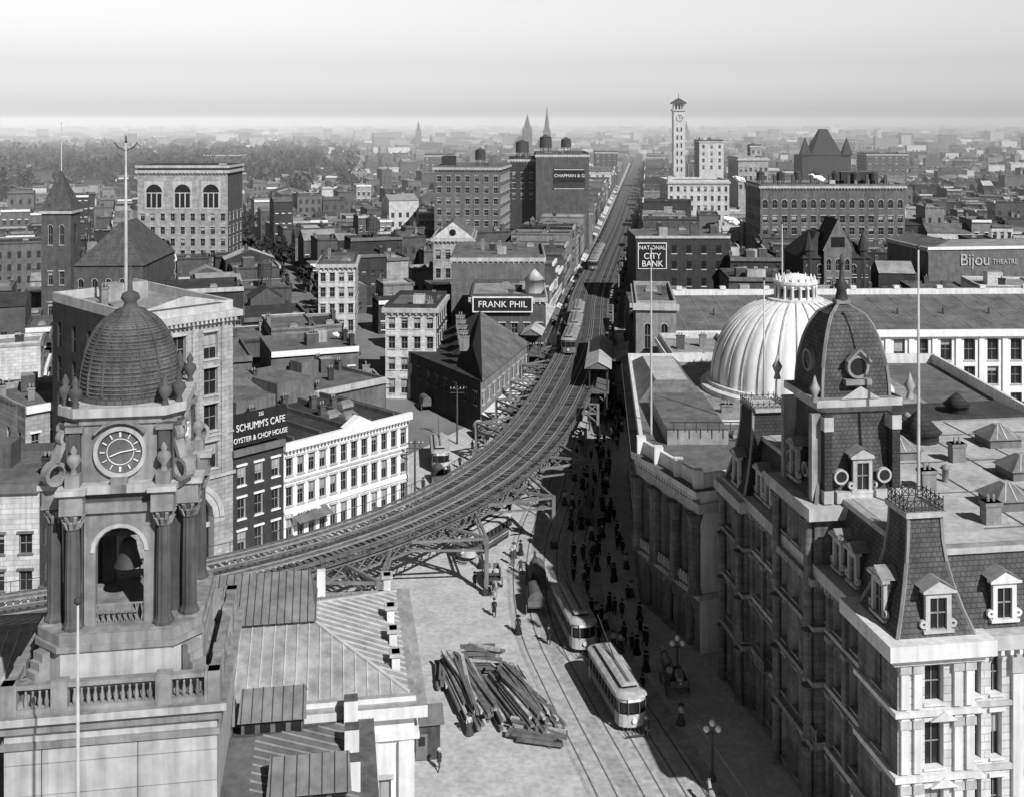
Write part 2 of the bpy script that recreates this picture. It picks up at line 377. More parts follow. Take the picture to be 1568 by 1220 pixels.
# ------------------------------------------------------------------ generic building generator
WALLS = ['brick_dark', 'brick_dark', 'brick_mid', 'brick_mid', 'brick_mid', 'brick_grey', 'brick_grey', 'brick_light', 'stone', 'stone_white']
ROOFS = ['roof_tar', 'roof_tar', 'roof_grey', 'roof_grey', 'roof_light', 'roof_light', 'roof_pale']
HC = {}
def hmark(x, y): HC.setdefault((int(x//14), int(y//14)), []).append((x, y))
def hnear(x, y, d):
    a, b = int(x//14), int(y//14)
    for i in (-1, 0, 1):
        for j in (-1, 0, 1):
            for (p, q) in HC.get((a+i, b+j), ()):
                if (p-x)**2+(q-y)**2 < d*d: return True
    return False
def house(mb, cx, cy, w, d, ang, h, lod, wm=None, rm=None, awn=False, sidewin=False):
    hmark(cx, cy)
    wm = wm or R.choice(WALLS); rm = rm or R.choice(ROOFS)
    mb.push(cx, cy, 0, ang)
    tr = R.choice(('stone_trim', 'painted_white', 'stone_brown', None))
    x0, x1, y0, y1 = -w/2, w/2, -d/2, d/2
    fh = R.uniform(3.2, 3.9); nr = max(1, int((h-.9)/fh)); rows = [(1+fh*i, 1.9) for i in range(nr)]
    nc = max(2, int(w/R.uniform(1.9, 2.7))); cols = even(w, nc, R.uniform(.95, 1.25))
    side = 'brick_mid' if wm in ('stone', 'stone_white') and R.random() < .6 else wm
    if lod >= 2:
        mb.box(x0, x1, y0, y1, 0, h, wm, rm, False)
        if lod == 2: mb.wall((x0,y0-.05), (x1,y0-.05), 0, h, cols, rows, wm, lod=1); mb.box(x0+.4, x0+1.2, -1, .5, h, h+1.6, 'brick_mid')
        mb.pop(); return
    mb.wall((x0,y0), (x1,y0), 0, h, cols, rows, wm, trim=tr, lod=lod)
    mb.wall((x1,y1), (x0,y1), 0, h, cols, rows, side, lod=max(1, lod))
    sc_ = even(d, max(2, int(d/3.2)), 1.0)
    sw = sc_ if (sidewin or R.random() < .3) else []
    mb.wall((x1,y0), (x1,y1), 0, h, sw, rows, side, lod=lod); mb.wall((x0,y1), (x0,y0), 0, h, sw, rows, side, lod=lod)
    k = R.random()
    if k < .13:
        rz = h+R.uniform(1.5, 3); mb.poly([(x0,y0-.3,h),(x1,y0-.3,h),(x1,0,rz),(x0,0,rz)], rm); mb.poly([(x1,y1+.3,h),(x0,y1+.3,h),(x0,0,rz),(x1,0,rz)], rm)
        for xx in (x0, x1): mb.poly([(xx,y0,h),(xx,y1,h),(xx,0,rz)], side)
        chimney(mb, x0+.6, 1, h, .8, 1, rz-h+1)
    else:
        mb.poly([(x0+.2,y0+.2,h-.1),(x1-.2,y0+.2,h-.1),(x1-.2,y1-.2,h-.5),(x0+.2,y1-.2,h-.5)], rm)
        parapet(mb, [(x0,y0),(x1,y0),(x1,y1),(x0,y1)], h-.5, .8, .25, side)
        mb.box(x0-.02, x1+.02, y0-.45, y0-.003, h-.5, h+.35, tr or 'stone_brown')
        for i in range(R.randint(1, 3)): chimney(mb, R.choice((x0+.5, x1-.5)), R.uniform(y0+2, y1-1), h-.4, .7, 1.2, R.uniform(1.2, 2.2), R.choice(('brick_mid', 'brick_dark', 'brick_light')))
        if R.random() < .6: skylight(mb, R.uniform(x0+1.5, x1-1.5), R.uniform(y0+3, y1-2), h-.35, 1.5, 1.3, .8)
        if w > 9 and R.random() < .25: mb.box(-1.5, 1.5, 0, 3, h-.4, h+2.2, side, rm, False)
        if w > 11 and R.random() < .15: tank(mb, 0, 2, h-.3)
    if awn:
        mb.poly([(x0+.3,y0-.05,3.2),(x1-.3,y0-.05,3.2),(x1-.3,y0-2,2.4),(x0+.3,y0-2,2.4)], R.choice(('canvas', 'canvas', 'stone_brown')))
        mb.box(x0+.4, x1-.4, y0-.12, y0-.02, 3.3, 4.1, R.choice(('sign_black', 'sign_white', 'stone_brown')))
    mb.pop()
RES = [(-70,-10,95,150),(-40,-8,118,158),(-20,6,172,216),(-13,14,90,174),(14,130,100,222),(-24,-13,198,212),(-118,-80,325,352),(-116,-84,245,280),(6,33,412,450),(-32,0,395,432),(28,52,260,284),
       (-14,8,208,262),(80,140,375,410),(70,96,275,305),(108,160,290,330),(-26,-8,290,320),(100,116,690,712),(96,122,640,672),(165,195,640,690),(-58,-35,95,135),(-50,-34,255,280)]
def corridor(pl, x, y, w):
    for i in range(len(pl)-1):
        ax, ay = pl[i]; bx, by = pl[i+1]; dx, dy = bx-ax, by-ay; t = max(0, min(1, ((x-ax)*dx+(y-ay)*dy)/(dx*dx+dy*dy)))
        if math.hypot(x-ax-dx*t, y-ay-dy*t) < w: return True
    return False
SIDE = [(-10,150),(-22,205),(-44,261),(-98,415),(-160,600)]
FULT = [(10,150),(13,185),(19,260),(30,344),(50,510),(110,1000),(160,1400)]
def free(x, y, rad):
    for a, b, c, d in RES:
        if a-rad*.8 < x < b+rad*.8 and c-rad*.8 < y < d+rad*.8: return False
    if corridor(SIDE, x, y, 4.5+rad*.7) or corridor(FULT, x, y, 11+rad*.8 if y < 262 else 25+rad*.8): return False
    return True
def side_of(x, y):
    for i in range(len(FULT)-1):
        if y < FULT[i+1][1] or i == len(FULT)-2:
            (ax, ay), (bx, by) = FULT[i], FULT[i+1]; return x-(ax+(bx-ax)*(y-ay)/(by-ay))
def frontage(sgn, y0, y1, name):
    y = y0; mb = MB(); nb = 0
    while y < y1:
        w = R.uniform(6.5, 12) if y < 900 else R.uniform(12, 20); ym = y+w/2
        for i in range(len(FULT)-1):
            if ym < FULT[i+1][1] or i == len(FULT)-2:
                (ax, ay), (bx, by) = FULT[i], FULT[i+1]; break
        xc = ax+(bx-ax)*(ym-ay)/(by-ay); th = math.atan2(by-ay, bx-ax)
        d = R.uniform(15, 19); off = 10.5+d/2
        cx = xc+sgn*off*math.sin(th); cy = ym-sgn*off*math.cos(th)
        ok = not any(a-d*.4 < cx < b+d*.4 and c-d*.3 < cy < dd+d*.3 for a, b, c, dd in RES)
        dirx, diry = -sgn*math.sin(th), sgn*math.cos(th)
        ang = math.atan2(dirx, -diry)
        if ok:
            lod = 0 if cy < 480 else (1 if cy < 1000 else 2)
            house(mb, cx, cy, w, d, ang, R.uniform(9.5, 18) if cy < 900 else R.uniform(9, 16), lod, awn=cy < 800, sidewin=R.random() < .5); nb += 1
        y += w+.1
        if nb >= 5: mb.obj(name); mb = MB(); nb = 0
        if R.random() < .09: y += 12
    mb.obj(name)
frontage(1, 262, 1350, 'shop_row'); frontage(-1, 262, 1350, 'shop_row')
def blocks(axis_ang, sgn, a_rng, b_rng):
    ca, sa = math.cos(axis_ang), math.sin(axis_ang)
    a = a_rng[0]
    while a < a_rng[1]:
        b = b_rng[0]
        while b < b_rng[1]:
            cx = ca*b-sa*a; cy = sa*b+ca*a
            if cy > 120 and abs(cx) < .53*cy+40 and side_of(cx, cy)*sgn > 0:
                mb = MB(); n = 0
                lod0 = 0 if cy < 430 else (1 if cy < 950 else 2)
                hb = R.uniform(8.5, 12.5); turn = R.random() < .35; base = R.choice(WALLS)
                LA, LB = 56, 42
                for s in (-1, 0, 1) if not turn else (-1, 1):
                    ext = LA/2 if turn else LB/2; t = -ext
                    while t < ext-3:
                        w = R.uniform(6, 8.5) if R.random() < .75 else R.uniform(10, 16); w = min(w, ext-t) if ext-t-w < 4 else w
                        d = R.uniform(12, 15.5); h = hb+R.uniform(-1, 1.2)
                        if s == 0: d = R.uniform(7, 12); h -= R.uniform(1, 5)
                        if R.random() < .13: h += R.uniform(3, 8)
                        if turn: lx, ly, an = s*(LB/2-d/2), t+w/2, (math.pi/2 if s > 0 else -math.pi/2)
                        else: lx, ly, an = t+w/2, s*(LA/2-d/2), (0 if s <= 0 else math.pi)
                        X = cx+ca*lx-sa*ly; Y = cy+sa*lx+ca*ly
                        if 100 < X < 155 and 240 < Y < 296: h = min(h, 9)
                        if Y > 140 and side_of(X, Y)*sgn > 0 and free(X, Y, max(w, d)*.5) and (s != 0 or R.random() < .7):
                            house(mb, X, Y, w, d, axis_ang+an, h, lod0, wm=base if R.random() < .4 else None); n += 1
                        t += w+.06
                if n: mb.obj('row_house_block')
            b += 51
        a += 66
blocks(math.atan2(.33, .94), -1, (60, 1500), (-900, 500))
blocks(-.121, 1, (150, 1500), (-300, 900))
mb = MB(); n = 0
for _ in range(16000):
    y = 142+1050*R.random()**1.4; x = R.uniform(-.54, .5)*y
    if hnear(x, y, 12.2) or not free(x, y, 5): continue
    w = R.uniform(6.5, 10); d = R.uniform(7, 10)
    house(mb, x, y, w, d, (.33 if side_of(x, y) < 0 else -.12)+R.choice((0, 0, math.pi/2, -math.pi/2)), R.uniform(6, 9 if 100 < x < 155 and y < 296 else 12), 0 if y < 400 else (1 if y < 900 else 2)); n += 1
    if n % 8 == 0: mb.obj('tenement_row'); mb = MB()
mb.obj('tenement_row')
mb = MB()
y = 1330
while y < 7000:
    st = 15+y*.011
    x = -.55*y
    while x < .56*y:
        if R.random() < .72 and not (abs(x-(160+(y-1400)*.122)) < 14):
            w = st*R.uniform(.4, 1.0); d = st*R.uniform(.3, .6); h = R.uniform(7, 13)+(R.uniform(4, 16) if R.random() < .1 else 0)
            mb.push(x+R.uniform(-4, 4), y+R.uniform(-8, 8), 0, R.choice((-.12, .33, .33))+R.uniform(-.03, .03))
            mb.box(-w/2, w/2, -d/2, d/2, 0, h, R.choice(WALLS), R.choice(ROOFS), False)
            if R.random() < .5: mb.box(-w/2, -w/2+1.5, 0, 1.5, h, h+2.5, 'brick_dark')
            if y < 2600:
                for r_ in (2, 5.5):
                    for c in range(int(w/3.2)): mb.poly([(-w/2+.8+c*3.2,-d/2-.1,r_),(-w/2+2.2+c*3.2,-d/2-.1,r_),(-w/2+2.2+c*3.2,-d/2-.1,r_+2),(-w/2+.8+c*3.2,-d/2-.1,r_+2)], 'glass_far')
            mb.pop()
        x += st
    y += st*1.2
mb.obj('distant_city')

# ------------------------------------------------------------------ trees
def tree(mb, x, y, h, n=110):
    mb.beam((x,y,0), (x,y,h*.5), .5, .5, 'bark')
    cl = []
    for _ in range(8):
        a = R.uniform(0, 6.28); rr = R.uniform(0, h*.28); cl.append((x+rr*math.cos(a), y+rr*math.sin(a), h*R.uniform(.4, .88), h*R.uniform(.12, .2)))
        mb.beam((x,y,h*.35), cl[-1][:3], .18, .18, 'bark')
    for _ in range(n):
        c = R.choice(cl); s = h*.045
        v = Vector((R.gauss(0,1), R.gauss(0,1), R.gauss(0,1))).normalized()*c[3]*R.uniform(.4, 1.15); p = Vector(c[:3])+v
        a = Vector((R.uniform(-1,1), R.uniform(-1,1), R.uniform(-1,1)))*s*1.8; b = Vector((R.uniform(-1,1), R.uniform(-1,1), R.uniform(-1,1)))*s*1.8
        mb.poly([tuple(p-a), tuple(p+b), tuple(p+a), tuple(p-b)], 'foliage' if R.random() < .4 else 'foliage_dark')
mb = MB()
for _ in range(1500):
    y = R.uniform(620, 1800); x = R.uniform(-.52, -.14)*y
    if R.random() < .7: y = R.uniform(760, 1250); x = R.uniform(-.52, -.17)*y
    tree(mb, x, y, R.uniform(17, 25), 50)
for _ in range(160):
    y = R.uniform(1000, 3000); x = R.uniform(-.5, .5)*y; tree(mb, x, y, R.uniform(10, 16), 40)
mb.obj('distant_tree_belt')
mb = MB()
for _ in range(90):
    i = R.randint(1, len(SIDE)-2); t = R.random(); x = SIDE[i][0]+(SIDE[i+1][0]-SIDE[i][0])*t+R.choice((-5.5, 5.5)); y = SIDE[i][1]+(SIDE[i+1][1]-SIDE[i][1])*t
    if y > 290: tree(mb, x, y, R.uniform(8, 12), 170)
mb.obj('street_trees')

# ------------------------------------------------------------------ special mid/far buildings
def block(name, x0, x1, y0, y1, h, wm, rm, ncol, rows, w=1.2, trim='stone_trim', ang=0, arch=(), nside=None, cl=3, cor=.6, side=None, par=.8):
    b = MB(x0, y0, ang); W = x1-x0; D = y1-y0; side = side or wm
    b.wall((0,0), (W,0), 0, h, even(W, ncol, w) if ncol else [], rows, wm, trim=trim, arch=arch)
    ns = nside if nside is not None else int(D/3)
    sc_ = even(D, ns, w) if ns else []
    b.wall((W,0), (W,D), 0, h, sc_, rows, side, trim=trim, arch=arch); b.wall((0,D), (0,0), 0, h, sc_, rows, side, trim=trim, arch=arch)
    b.wall((W,D), (0,D), 0, h, [], [], side)
    P = [(0,0),(W,0),(W,D),(0,D)]
    b.poly([(p[0],p[1],h-.02) for p in offs(P, -.1)], rm); parapet(b, P, h, par, .3, side)
    if cor:
        b.box(-cor, W+cor, -cor, -.004, h-.7, h+.1, trim or wm); b.box(W+.004, W+cor, 0, D, h-.7, h+.1, trim or wm); b.box(-cor, -.004, 0, D, h-.7, h+.1, trim or wm)
        k = 0
        while k < W: b.box(k, k+.3, -cor+.1, -.004, h-1.1, h-.7, trim or wm); k += 1.1
    clutter(b, 0, W, 0, D, h-.02, cl)
    return b, (W, D)
b, (W, D) = block('x', -112, -85, 332, 350, 35, 'stone', 'roof_grey', 9, [(1,3),(5.5,2.2),(9,2.2),(12.5,2.2),(16,2.2),(20,2.2)], 1.3, nside=4, side='brick_mid')
for i in range(3):
    cx = 5+i*8.5; b.box(cx-2.9, cx+2.9, -.12, -.01, 23.5, 31.8, 'stone_trim')
    for k in range(12):
        a0 = math.pi*k/12; a1 = math.pi*(k+1)/12
        b.poly([(cx,-.16,28.5),(cx+2.4*math.cos(a0),-.16,28.5+2.4*math.sin(a0)),(cx+2.4*math.cos(a1),-.16,28.5+2.4*math.sin(a1))], 'glass')
    for k in (-1.6, 0, 1.6): b.box(cx+k-.6, cx+k+.6, -.18, -.13, 24, 28.2, 'glass')
b.box(-.5, 27.5, -.5, 18.5, 35.8, 36.6, 'stone_trim', 'roof_tar'); b.obj('office_block')
b = MB(-106, 250, .05)
b.wall((0,0), (6.5,0), 0, 29, [(2, 1), (4.5, 1)], [(6,3),(13,3),(22,4.5)], 'brick_mid', trim='stone_trim', arch=(2,)); b.wall((6.5,0), (6.5,6.5), 0, 29, [(3.2, 1.6)], [(13,3),(22,4.5)], 'brick_mid', arch=(1,)); b.wall((0,6.5), (0,0), 0, 29, [(3.2, 1.6)], [(22,4.5)], 'brick_mid', arch=(0,)); b.wall((6.5,6.5), (0,6.5), 0, 29, [], [], 'brick_mid')
P = [(-.4,-.4),(6.9,-.4),(6.9,6.9),(-.4,6.9)]; b.prism(P, 29, 29.6, 'stone_trim', bot=True); b.frustum(P, 29.6, offs(P, -3.5), 38.5, 'slate')
b.wall((6.5,2), (22,2), 0, 17, even(15.5, 5, 1.2), [(4,3),(10,4)], 'brick_mid', trim='stone_trim', arch=(1,)); b.wall((22,2), (22,30), 0, 17, even(28, 7, 1.4), [(5,6)], 'brick_mid')
b.poly([(6.5,1.6,17),(22.4,1.6,17),(14.3,10,26)], 'slate'); b.poly([(22.4,1.6,17),(22.4,30,17),(14.3,24,26),(14.3,10,26)], 'slate'); b.poly([(6.5,30,17),(6.5,1.6,17),(14.3,10,26),(14.3,24,26)], 'slate')
b.obj('church')
b, _ = block('x', 9, 29, 418, 446, 37, 'brick_mid', 'roof_grey', 0, [], nside=5, side='brick_mid', cor=.3); tank(b, 4, 10, 37, 2.4, 4); tank(b, 12, 14, 37, 2, 3)
b.box(6.5, 18.5, -.2, -.02, 24, 32, 'brick_dark'); b.box(6.8, 18.2, -.24, -.21, 26.7, 31.3, 'sign_black')
for zz in (24.2, 31.4): b.box(6.8, 18.2, -.26, -.22, zz, zz+.2, 'sign_white')
o = b.obj('department_store'); text('sign_lettering', 'CHAPMAN & G', 21.6, 417.6, 29.2, 1.7, 0, 'sign_white', o)
b, _ = block('x', -1, 9, 426, 446, 35, 'brick_dark', 'roof_tar', 3, [(20,2),(24,2),(28,2)], cor=.3); tank(b, 5, 6, 35, 2.6, 4); b.obj('warehouse')
b, _ = block('x', -28, -4, 400, 430, 33, 'brick_grey', 'roof_grey', 7, [(8,2),(12,2),(16,2),(20,2),(24,2),(28,2)], 1.5, ang=-.12); tank(b, 15, 12, 33, 2, 3.4); b.box(2, 6, 4, 12, 33, 37, 'brick_dark', 'roof_tar'); b.obj('warehouse')
b, _ = block('x', -21, -10.5, 296, 318, 18.5, 'stone', 'roof_grey', 4, [(8,2.6),(13,2.6)], 1.3); b.poly([(-.4,-.7,18.6),(10.9,-.7,18.6),(5.2,-.7,23)], 'stone_white')
b.poly([(-.4,-.7,18.6),(5.2,-.7,23),(5.2,20,23),(-.4,20,18.6)], 'roof_grey'); b.poly([(10.9,-.7,18.6),(5.2,-.7,23),(5.2,20,23),(10.9,20,18.6)], 'roof_grey'); b.hoop((5.2,-.75,20.2), .9, .1, .9, 'glass', 'y'); b.obj('assembly_hall')
b, _ = block('x', -13, 7, 238, 262, 20.5, 'brick_grey', 'roof_grey', 0, [], nside=6, cor=.3, cl=6); b.obj('warehouse')
b, _ = block('x', -8, 6.5, 214, 234, 15.8, 'brick_mid', 'roof_light', 6, [(5,2),(9,2)], 1.2, cor=.4, cl=6)
b.box(.4, 12, -.9, -.65, 13.2, 16.2, 'sign_white'); b.box(.65, 11.75, -.94, -.91, 13.45, 15.95, 'sign_black'); b.lathe(12.5, 6, [(1.9,16),(1.9,18.6),(2.1,18.6),(.1,20.6)], 12, 'roof_pale')
o = b.obj('store_with_billboard'); text('sign_lettering', 'FRANK PHIL', -1.8, 213.02, 14.7, 1.75, 0, 'sign_white', o, 1.0)
b, _ = block('x', -22.8, -13.6, 200, 216, 16.2, 'stone_white', 'roof_grey', 4, [(1,2.6),(5.2,2.2),(9,2.2),(12.6,2)], 1.2, ang=-.06, cl=3, side='brick_dark'); b.obj('corner_store')
b, _ = block('x', -45, -36.5, 258, 276, 16.5, 'stone_white', 'roof_grey', 4, [(1,2.6),(5.2,2.2),(9,2.2),(12.6,2)], 1.2, ang=.1, side='brick_mid'); b.obj('corner_store')
b, _ = block('x', 85, 134.5, 380, 404, 27.5, 'brick_light', 'roof_grey', 15, [(2,3),(7,2.4),(11,2.4),(15,2.4),(20,3)], 1.7, ang=.0, arch=(4,), cl=6)
for k in range(14):
    x = 3+k*3.2
    if k % 2 == 0: tank(b, x, 6+R.uniform(0, 8), 27.5, 1.5, 2.4, 1.5)
    else: b.box(x-.5, x+.5, 5, 6, 27.5, 31, 'brick_mid')
b.box(30, 42, 8, 18, 27.5, 32, 'brick_dark', 'roof_grey'); b.obj('factory_with_water_tanks')
b, _ = block('x', 106, 120, 520, 545, 32, 'stone', 'roof_light', 6, [(18,2),(22,2),(26,2)]); b.obj('office_block')
b, _ = block('x', 66, 92, 470, 495, 24, 'stone_white', 'roof_light', 9, [(8,2),(12,2),(16,2),(20,2)]); b.obj('office_block')
b = MB(74, 282, 0)
b.wall((0,0), (17,0), 0, 15, even(17, 6, 1.3), [(2,3),(7,3),(11,2.5)], 'brick_dark', trim='stone_trim', arch=(2,)); b.wall((17,0), (17,20), 0, 15, [], [], 'brick_dark'); b.wall((0,20), (0,0), 0, 15, [], [], 'brick_dark')
b.frustum([(-.4,-.4),(17.4,-.4),(17.4,20),(-.4,20)], 15, [(5,6),(12,6),(12,14),(5,14)], 21, 'slate_dark')
b.wall((5,-1), (12,-1), 0, 17, even(7, 3, 1.1), [(2,3),(7,3),(12,3)], 'stone_brown', trim='stone_trim', arch=(2,)); b.poly([(4.6,-1,17),(12.4,-1,17),(8.5,-1,25)], 'stone_brown')
b.box(6.8, 10.2, -1.1, -1.02, 18, 20.5, 'glass'); b.poly([(4.6,-1,17),(8.5,-1,25),(8.5,10,25),(4.6,10,17)], 'slate_dark'); b.poly([(12.4,-1,17),(8.5,-1,25),(8.5,10,25),(12.4,10,17)], 'slate_dark'); b.wall((12,-1), (12,0), 0, 17, [], [], 'stone_brown'); b.wall((5,0), (5,-1), 0, 17, [], [], 'stone_brown')
for xx in (1.6, 15.4): b.lathe(xx, 1, [(1.3,0),(1.3,17),(1.6,17),(.05,22)], 8, 'brick_dark', sm=False)
b.obj('gothic_hall')
b = MB(111, 296, .12)
b.box(0, 48, 0, 24, 0, 15.5, 'brick_grey', 'roof_light'); b.box(-.3, 48.3, -.35, -.02, 15.5, 16.3, 'painted_white'); b.box(-.4, .2, 0, 24, 15.1, 16.1, 'stone_trim')
b.poly([(0,0,15.6),(0,24,15.6),(6,24,18),(6,0,18)], 'roof_grey'); b.box(-7, -.5, 3, 18, 0, 9, 'brick_dark', 'roof_light')
o = b.obj('theatre'); text('sign_lettering', 'Bijou', 111+13, 296+1.3, 12.6, 4.4, .12, 'stone_trim', o, .95); text('sign_lettering_small', 'THEATRE', 111+21.5, 296+2.3, 12.1, 1.9, .12, 'stone_trim', o, .9)
b = MB(29.3, 262, 0)
b.box(0, 22, 0, 20, 0, 22.5, 'brick_dark', 'roof_grey'); b.box(-.2, 22.2, -.25, -.01, 22.2, 22.8, 'stone_trim'); b.box(.4, 7.2, -.2, -.03, 15, 21.2, 'sign_white'); b.box(.6, 7, -.25, -.21, 15.2, 21, 'sign_black')
for x in (9, 12.5, 16, 19.5):
    for z in (11, 15, 18.7): b.box(x-.55, x+.55, -.06, -.02, z, z+1.9, 'glass'); b.box(x-.7, x+.7, -.12, -.01, z-.25, z-.02, 'stone_trim')
clutter(b, 0, 22, 0, 20, 22.5, 5); chimney(b, 14, 2, 22.5, 2, 1, 3)
o = b.obj('bank_building')
for t, z in (('NATIONAL', 20), ('CITY', 18), ('BANK', 16.2)): text('sign_'+t.lower(), t, 29.3+3.8, 261.7, z, 1.3 if t == 'NATIONAL' else 2.0, 0, 'sign_white', o, .95)
b = MB(105, 700, 0)
b.box(-3.6, 3.6, -3.6, 3.6, 0, 56, 'stone_white')
for z in range(18, 46, 5):
    for x in (-1.3, 1.3): b.box(x-.5, x+.5, -3.7, -3.61, z, z+2.6, 'glass')
b.box(-4.3, 4.3, -4.3, 4.3, 56, 57, 'stone_trim'); b.hoop((0,-3.7,51.5), 2.1, .2, .25, 'iron', 'y', 20); b.box(-.1, .1, -3.8, -3.7, 51.5, 53, 'iron'); b.box(0, 1.2, -3.8, -3.7, 51.4, 51.6, 'iron')
for x in (-3, -1, 1, 3):
    for y in (-3, 3): b.box(x-.3, x+.3, y-.3, y+.3, 57, 60.5, 'stone_white')
b.box(-2, 2, -2, 2, 57, 60.5, 'glass_far'); b.box(-4.6, 4.6, -4.6, 4.6, 60.5, 61.3, 'slate_dark'); b.frustum([(-4.4,-4.4),(4.4,-4.4),(4.4,4.4),(-4.4,4.4)], 61.3, [(-.6,-.6),(.6,-.6),(.6,.6),(-.6,.6)], 64, 'slate_dark'); b.beam((0,0,64), (0,0,67), .3, .3, 'iron')
b.obj('clock_tower')
def spire(name, x, y, w, h1, h2):
    b = MB(x, y, .2); b.box(-w/2, w/2, -w/2, w/2, 0, h1, 'brick_dark'); b.box(-w/2-.4, w/2+.4, -w/2-.4, w/2+.4, h1, h1+.8, 'stone_brown'); b.lathe(0, 0, [(w*.5,h1+.8),(.15,h2)], 8, 'slate_dark', sm=False)
    for sx in (-1, 1):
        for sy in (-1, 1): b.lathe(sx*w*.45, sy*w*.45, [(w*.1,h1+.8),(.05,h1+6)], 6, 'stone_brown')
    for z in (h1-7, h1-14): b.box(-w*.15, w*.15, -w/2-.1, -w/2, z, z+4, 'glass_far')
    b.box(-w, w, w/2, w*5, 0, h1*.45, 'brick_dark'); b.poly([(-w,w/2,h1*.45),(w,w/2,h1*.45),(0,w/2,h1*.8)], 'brick_dark'); b.poly([(-w,w/2,h1*.45),(0,w/2,h1*.8),(0,w*5,h1*.8),(-w,w*5,h1*.45)], 'slate'); b.poly([(w,w/2,h1*.45),(0,w/2,h1*.8),(0,w*5,h1*.8),(w,w*5,h1*.45)], 'slate')
    b.obj(name)
spire('church_with_spire', 44, 1400, 8, 34, 67); spire('church_with_spire', 19, 1380, 10, 38, 58); spire('church_with_spire', -160, 1900, 9, 30, 50); spire('church_with_spire', 330, 2100, 9, 28, 50)
b = MB(182, 650, 0); b.box(-14, 14, -8, 12, 0, 30, 'brick_dark', 'roof_grey'); b.frustum([(-9,-8.5),(9,-8.5),(9,8),(-9,8)], 30, [(-2,-2),(2,-2),(2,2),(-2,2)], 45, 'slate_dark')
for s in (-12, 12): b.frustum([(s-3,-9),(s+3,-9),(s+3,-3),(s-3,-3)], 30, [(s-.2,-6.2),(s+.2,-6.2),(s+.2,-5.8),(s-.2,-5.8)], 40, 'slate_dark')
for i in range(6):
    for z in (10, 15, 20, 25): b.box(-11+i*4, -9.5+i*4, -8.1, -8.01, z, z+2.4, 'glass_far')
b.obj('armory')
for (x, y, w, d, h, m_) in [(108,640,14,18,38,'stone_white'),(131,610,6,8,36,'stone'),(-250,900,30,20,22,'brick_mid'),(60,800,16,16,27,'brick_dark'),(230,720,26,20,28,'brick_mid'),(300,1100,40,20,30,'brick_grey'),(-60,760,20,16,26,'brick_mid')]:
    b, _ = block('x', x, x+w, y, y+d, h, m_, 'roof_light', max(2, int(w/4)), [(h-16+4*k, 2) for k in range(4)], 1.4, cor=.4, side='brick_dark'); b.obj('loft_building')
def plume(x, y, z, r, n):
    b = MB(x, y, 0)
    for k in range(n):
        t = k/n; rr = r*(.25+.4*math.sin(math.pi*min(1, t*.9+.1)))*R.uniform(.7, 1); px, py, pz = -r*2.4*t+R.uniform(-.35, .35)*r, R.uniform(-.4, .4)*r, z+r*.9*t+R.uniform(-.2, .2)*r
        prof = [(rr*math.sin(math.pi*j/7)+.01, pz-rr*.8*math.cos(math.pi*j/7)) for j in range(8)]
        b.lathe(px, py, prof, 10, 'steam', a0=R.random())
    b.obj('steam_plume')
plume(66, 325, 20, 1.7, 26); plume(110, 392, 29, 1.9, 28); plume(92, 440, 26, 1.7, 24); plume(-29, 190, 13, .7, 14)

# ------------------------------------------------------------------ arched tall building at left
a45 = math.atan2(8.6, 8.6)
b = MB(-40.3, 117.4, a45)
W = 12.2; D = 20; H = 28.6
rows = [(11.2,3),(15.4,3),(19.4,3),(23.4,3)]
b.wall((0,0), (W,0), 10.2, H, [(1.6,1.7),(5.5,1.7),(9.4,1.7)], rows, 'stone', trim='stone_trim', depth=.4)
b.wall((0,0), (W,0), 0, 10.2, [(W/2+.5, 6.4)], [(0.01,8.8)], 'stone', trim='stone_trim', arch=(0,), depth=1.2, glass='glass')
for k in range(14):
    a0 = math.pi*k/14; a1 = math.pi*(k+1)/14
    for (ri, ro, yy) in ((3.25,3.8,-.1),(3.85,4.4,-.2)):
        cx = W/2+.5; cz = 5.6
        b.poly([(cx+ri*math.cos(a0),yy,cz+ri*math.sin(a0)),(cx+ri*math.cos(a1),yy,cz+ri*math.sin(a1)),(cx+ro*math.cos(a1),yy,cz+ro*math.sin(a1)),(cx+ro*math.cos(a0),yy,cz+ro*math.sin(a0))], 'stone_trim')
for x in (4, 6.6, 9.2): b.box(x-.15, x+.15, 1.0, 1.15, 0, 8, 'sash')
b.box(3.4, 9.8, .95, 1.15, 4.4, 4.9, 'stone_trim')
b.wall((0,D), (0,0), 0, H, even(D, 5, 1.3), [(7,2.2)]+rows, 'brick_dark', trim=None); b.wall((W,0), (W,D), 0, H, [], [], 'brick_mid'); b.wall((W,D), (0,D), 0, H, [], [], 'brick_mid')
P = [(0,0),(W,0),(W,D),(0,D)]
for z, o_, h_ in ((10.1,.25,.35),(14.8,.12,.2),(H-1.2,.35,.4),(H-.7,.8,.7)): b.box(-o_, W+o_, -o_, -.005, z, z+h_, 'stone_trim')
for k in range(24): b.box(k*.52, k*.52+.25, -.75, -.02, H-1.1, H-.72, 'stone_trim')
b.box(W+.005, W+.8, 0, D, H-.7, H, 'stone_trim'); b.poly([(0,0,H),(W,0,H),(W,D,H),(0,D,H)], 'roof_light'); parapet(b, P, H, 1.1, .35, 'stone_trim'); b.poly([(1,-.3,H+1.1),(W-1,-.3,H+1.1),(W/2,-.3,H+2.2)], 'stone_trim')
for x in (3.5, 7.4, 11): b.box(x-.35, x+.35, -.18, -.004, 10.5, H-1.2, 'stone')
clutter(b, 1, W-1, 3, D-2, H, 3); b.obj('office_building_with_arch')
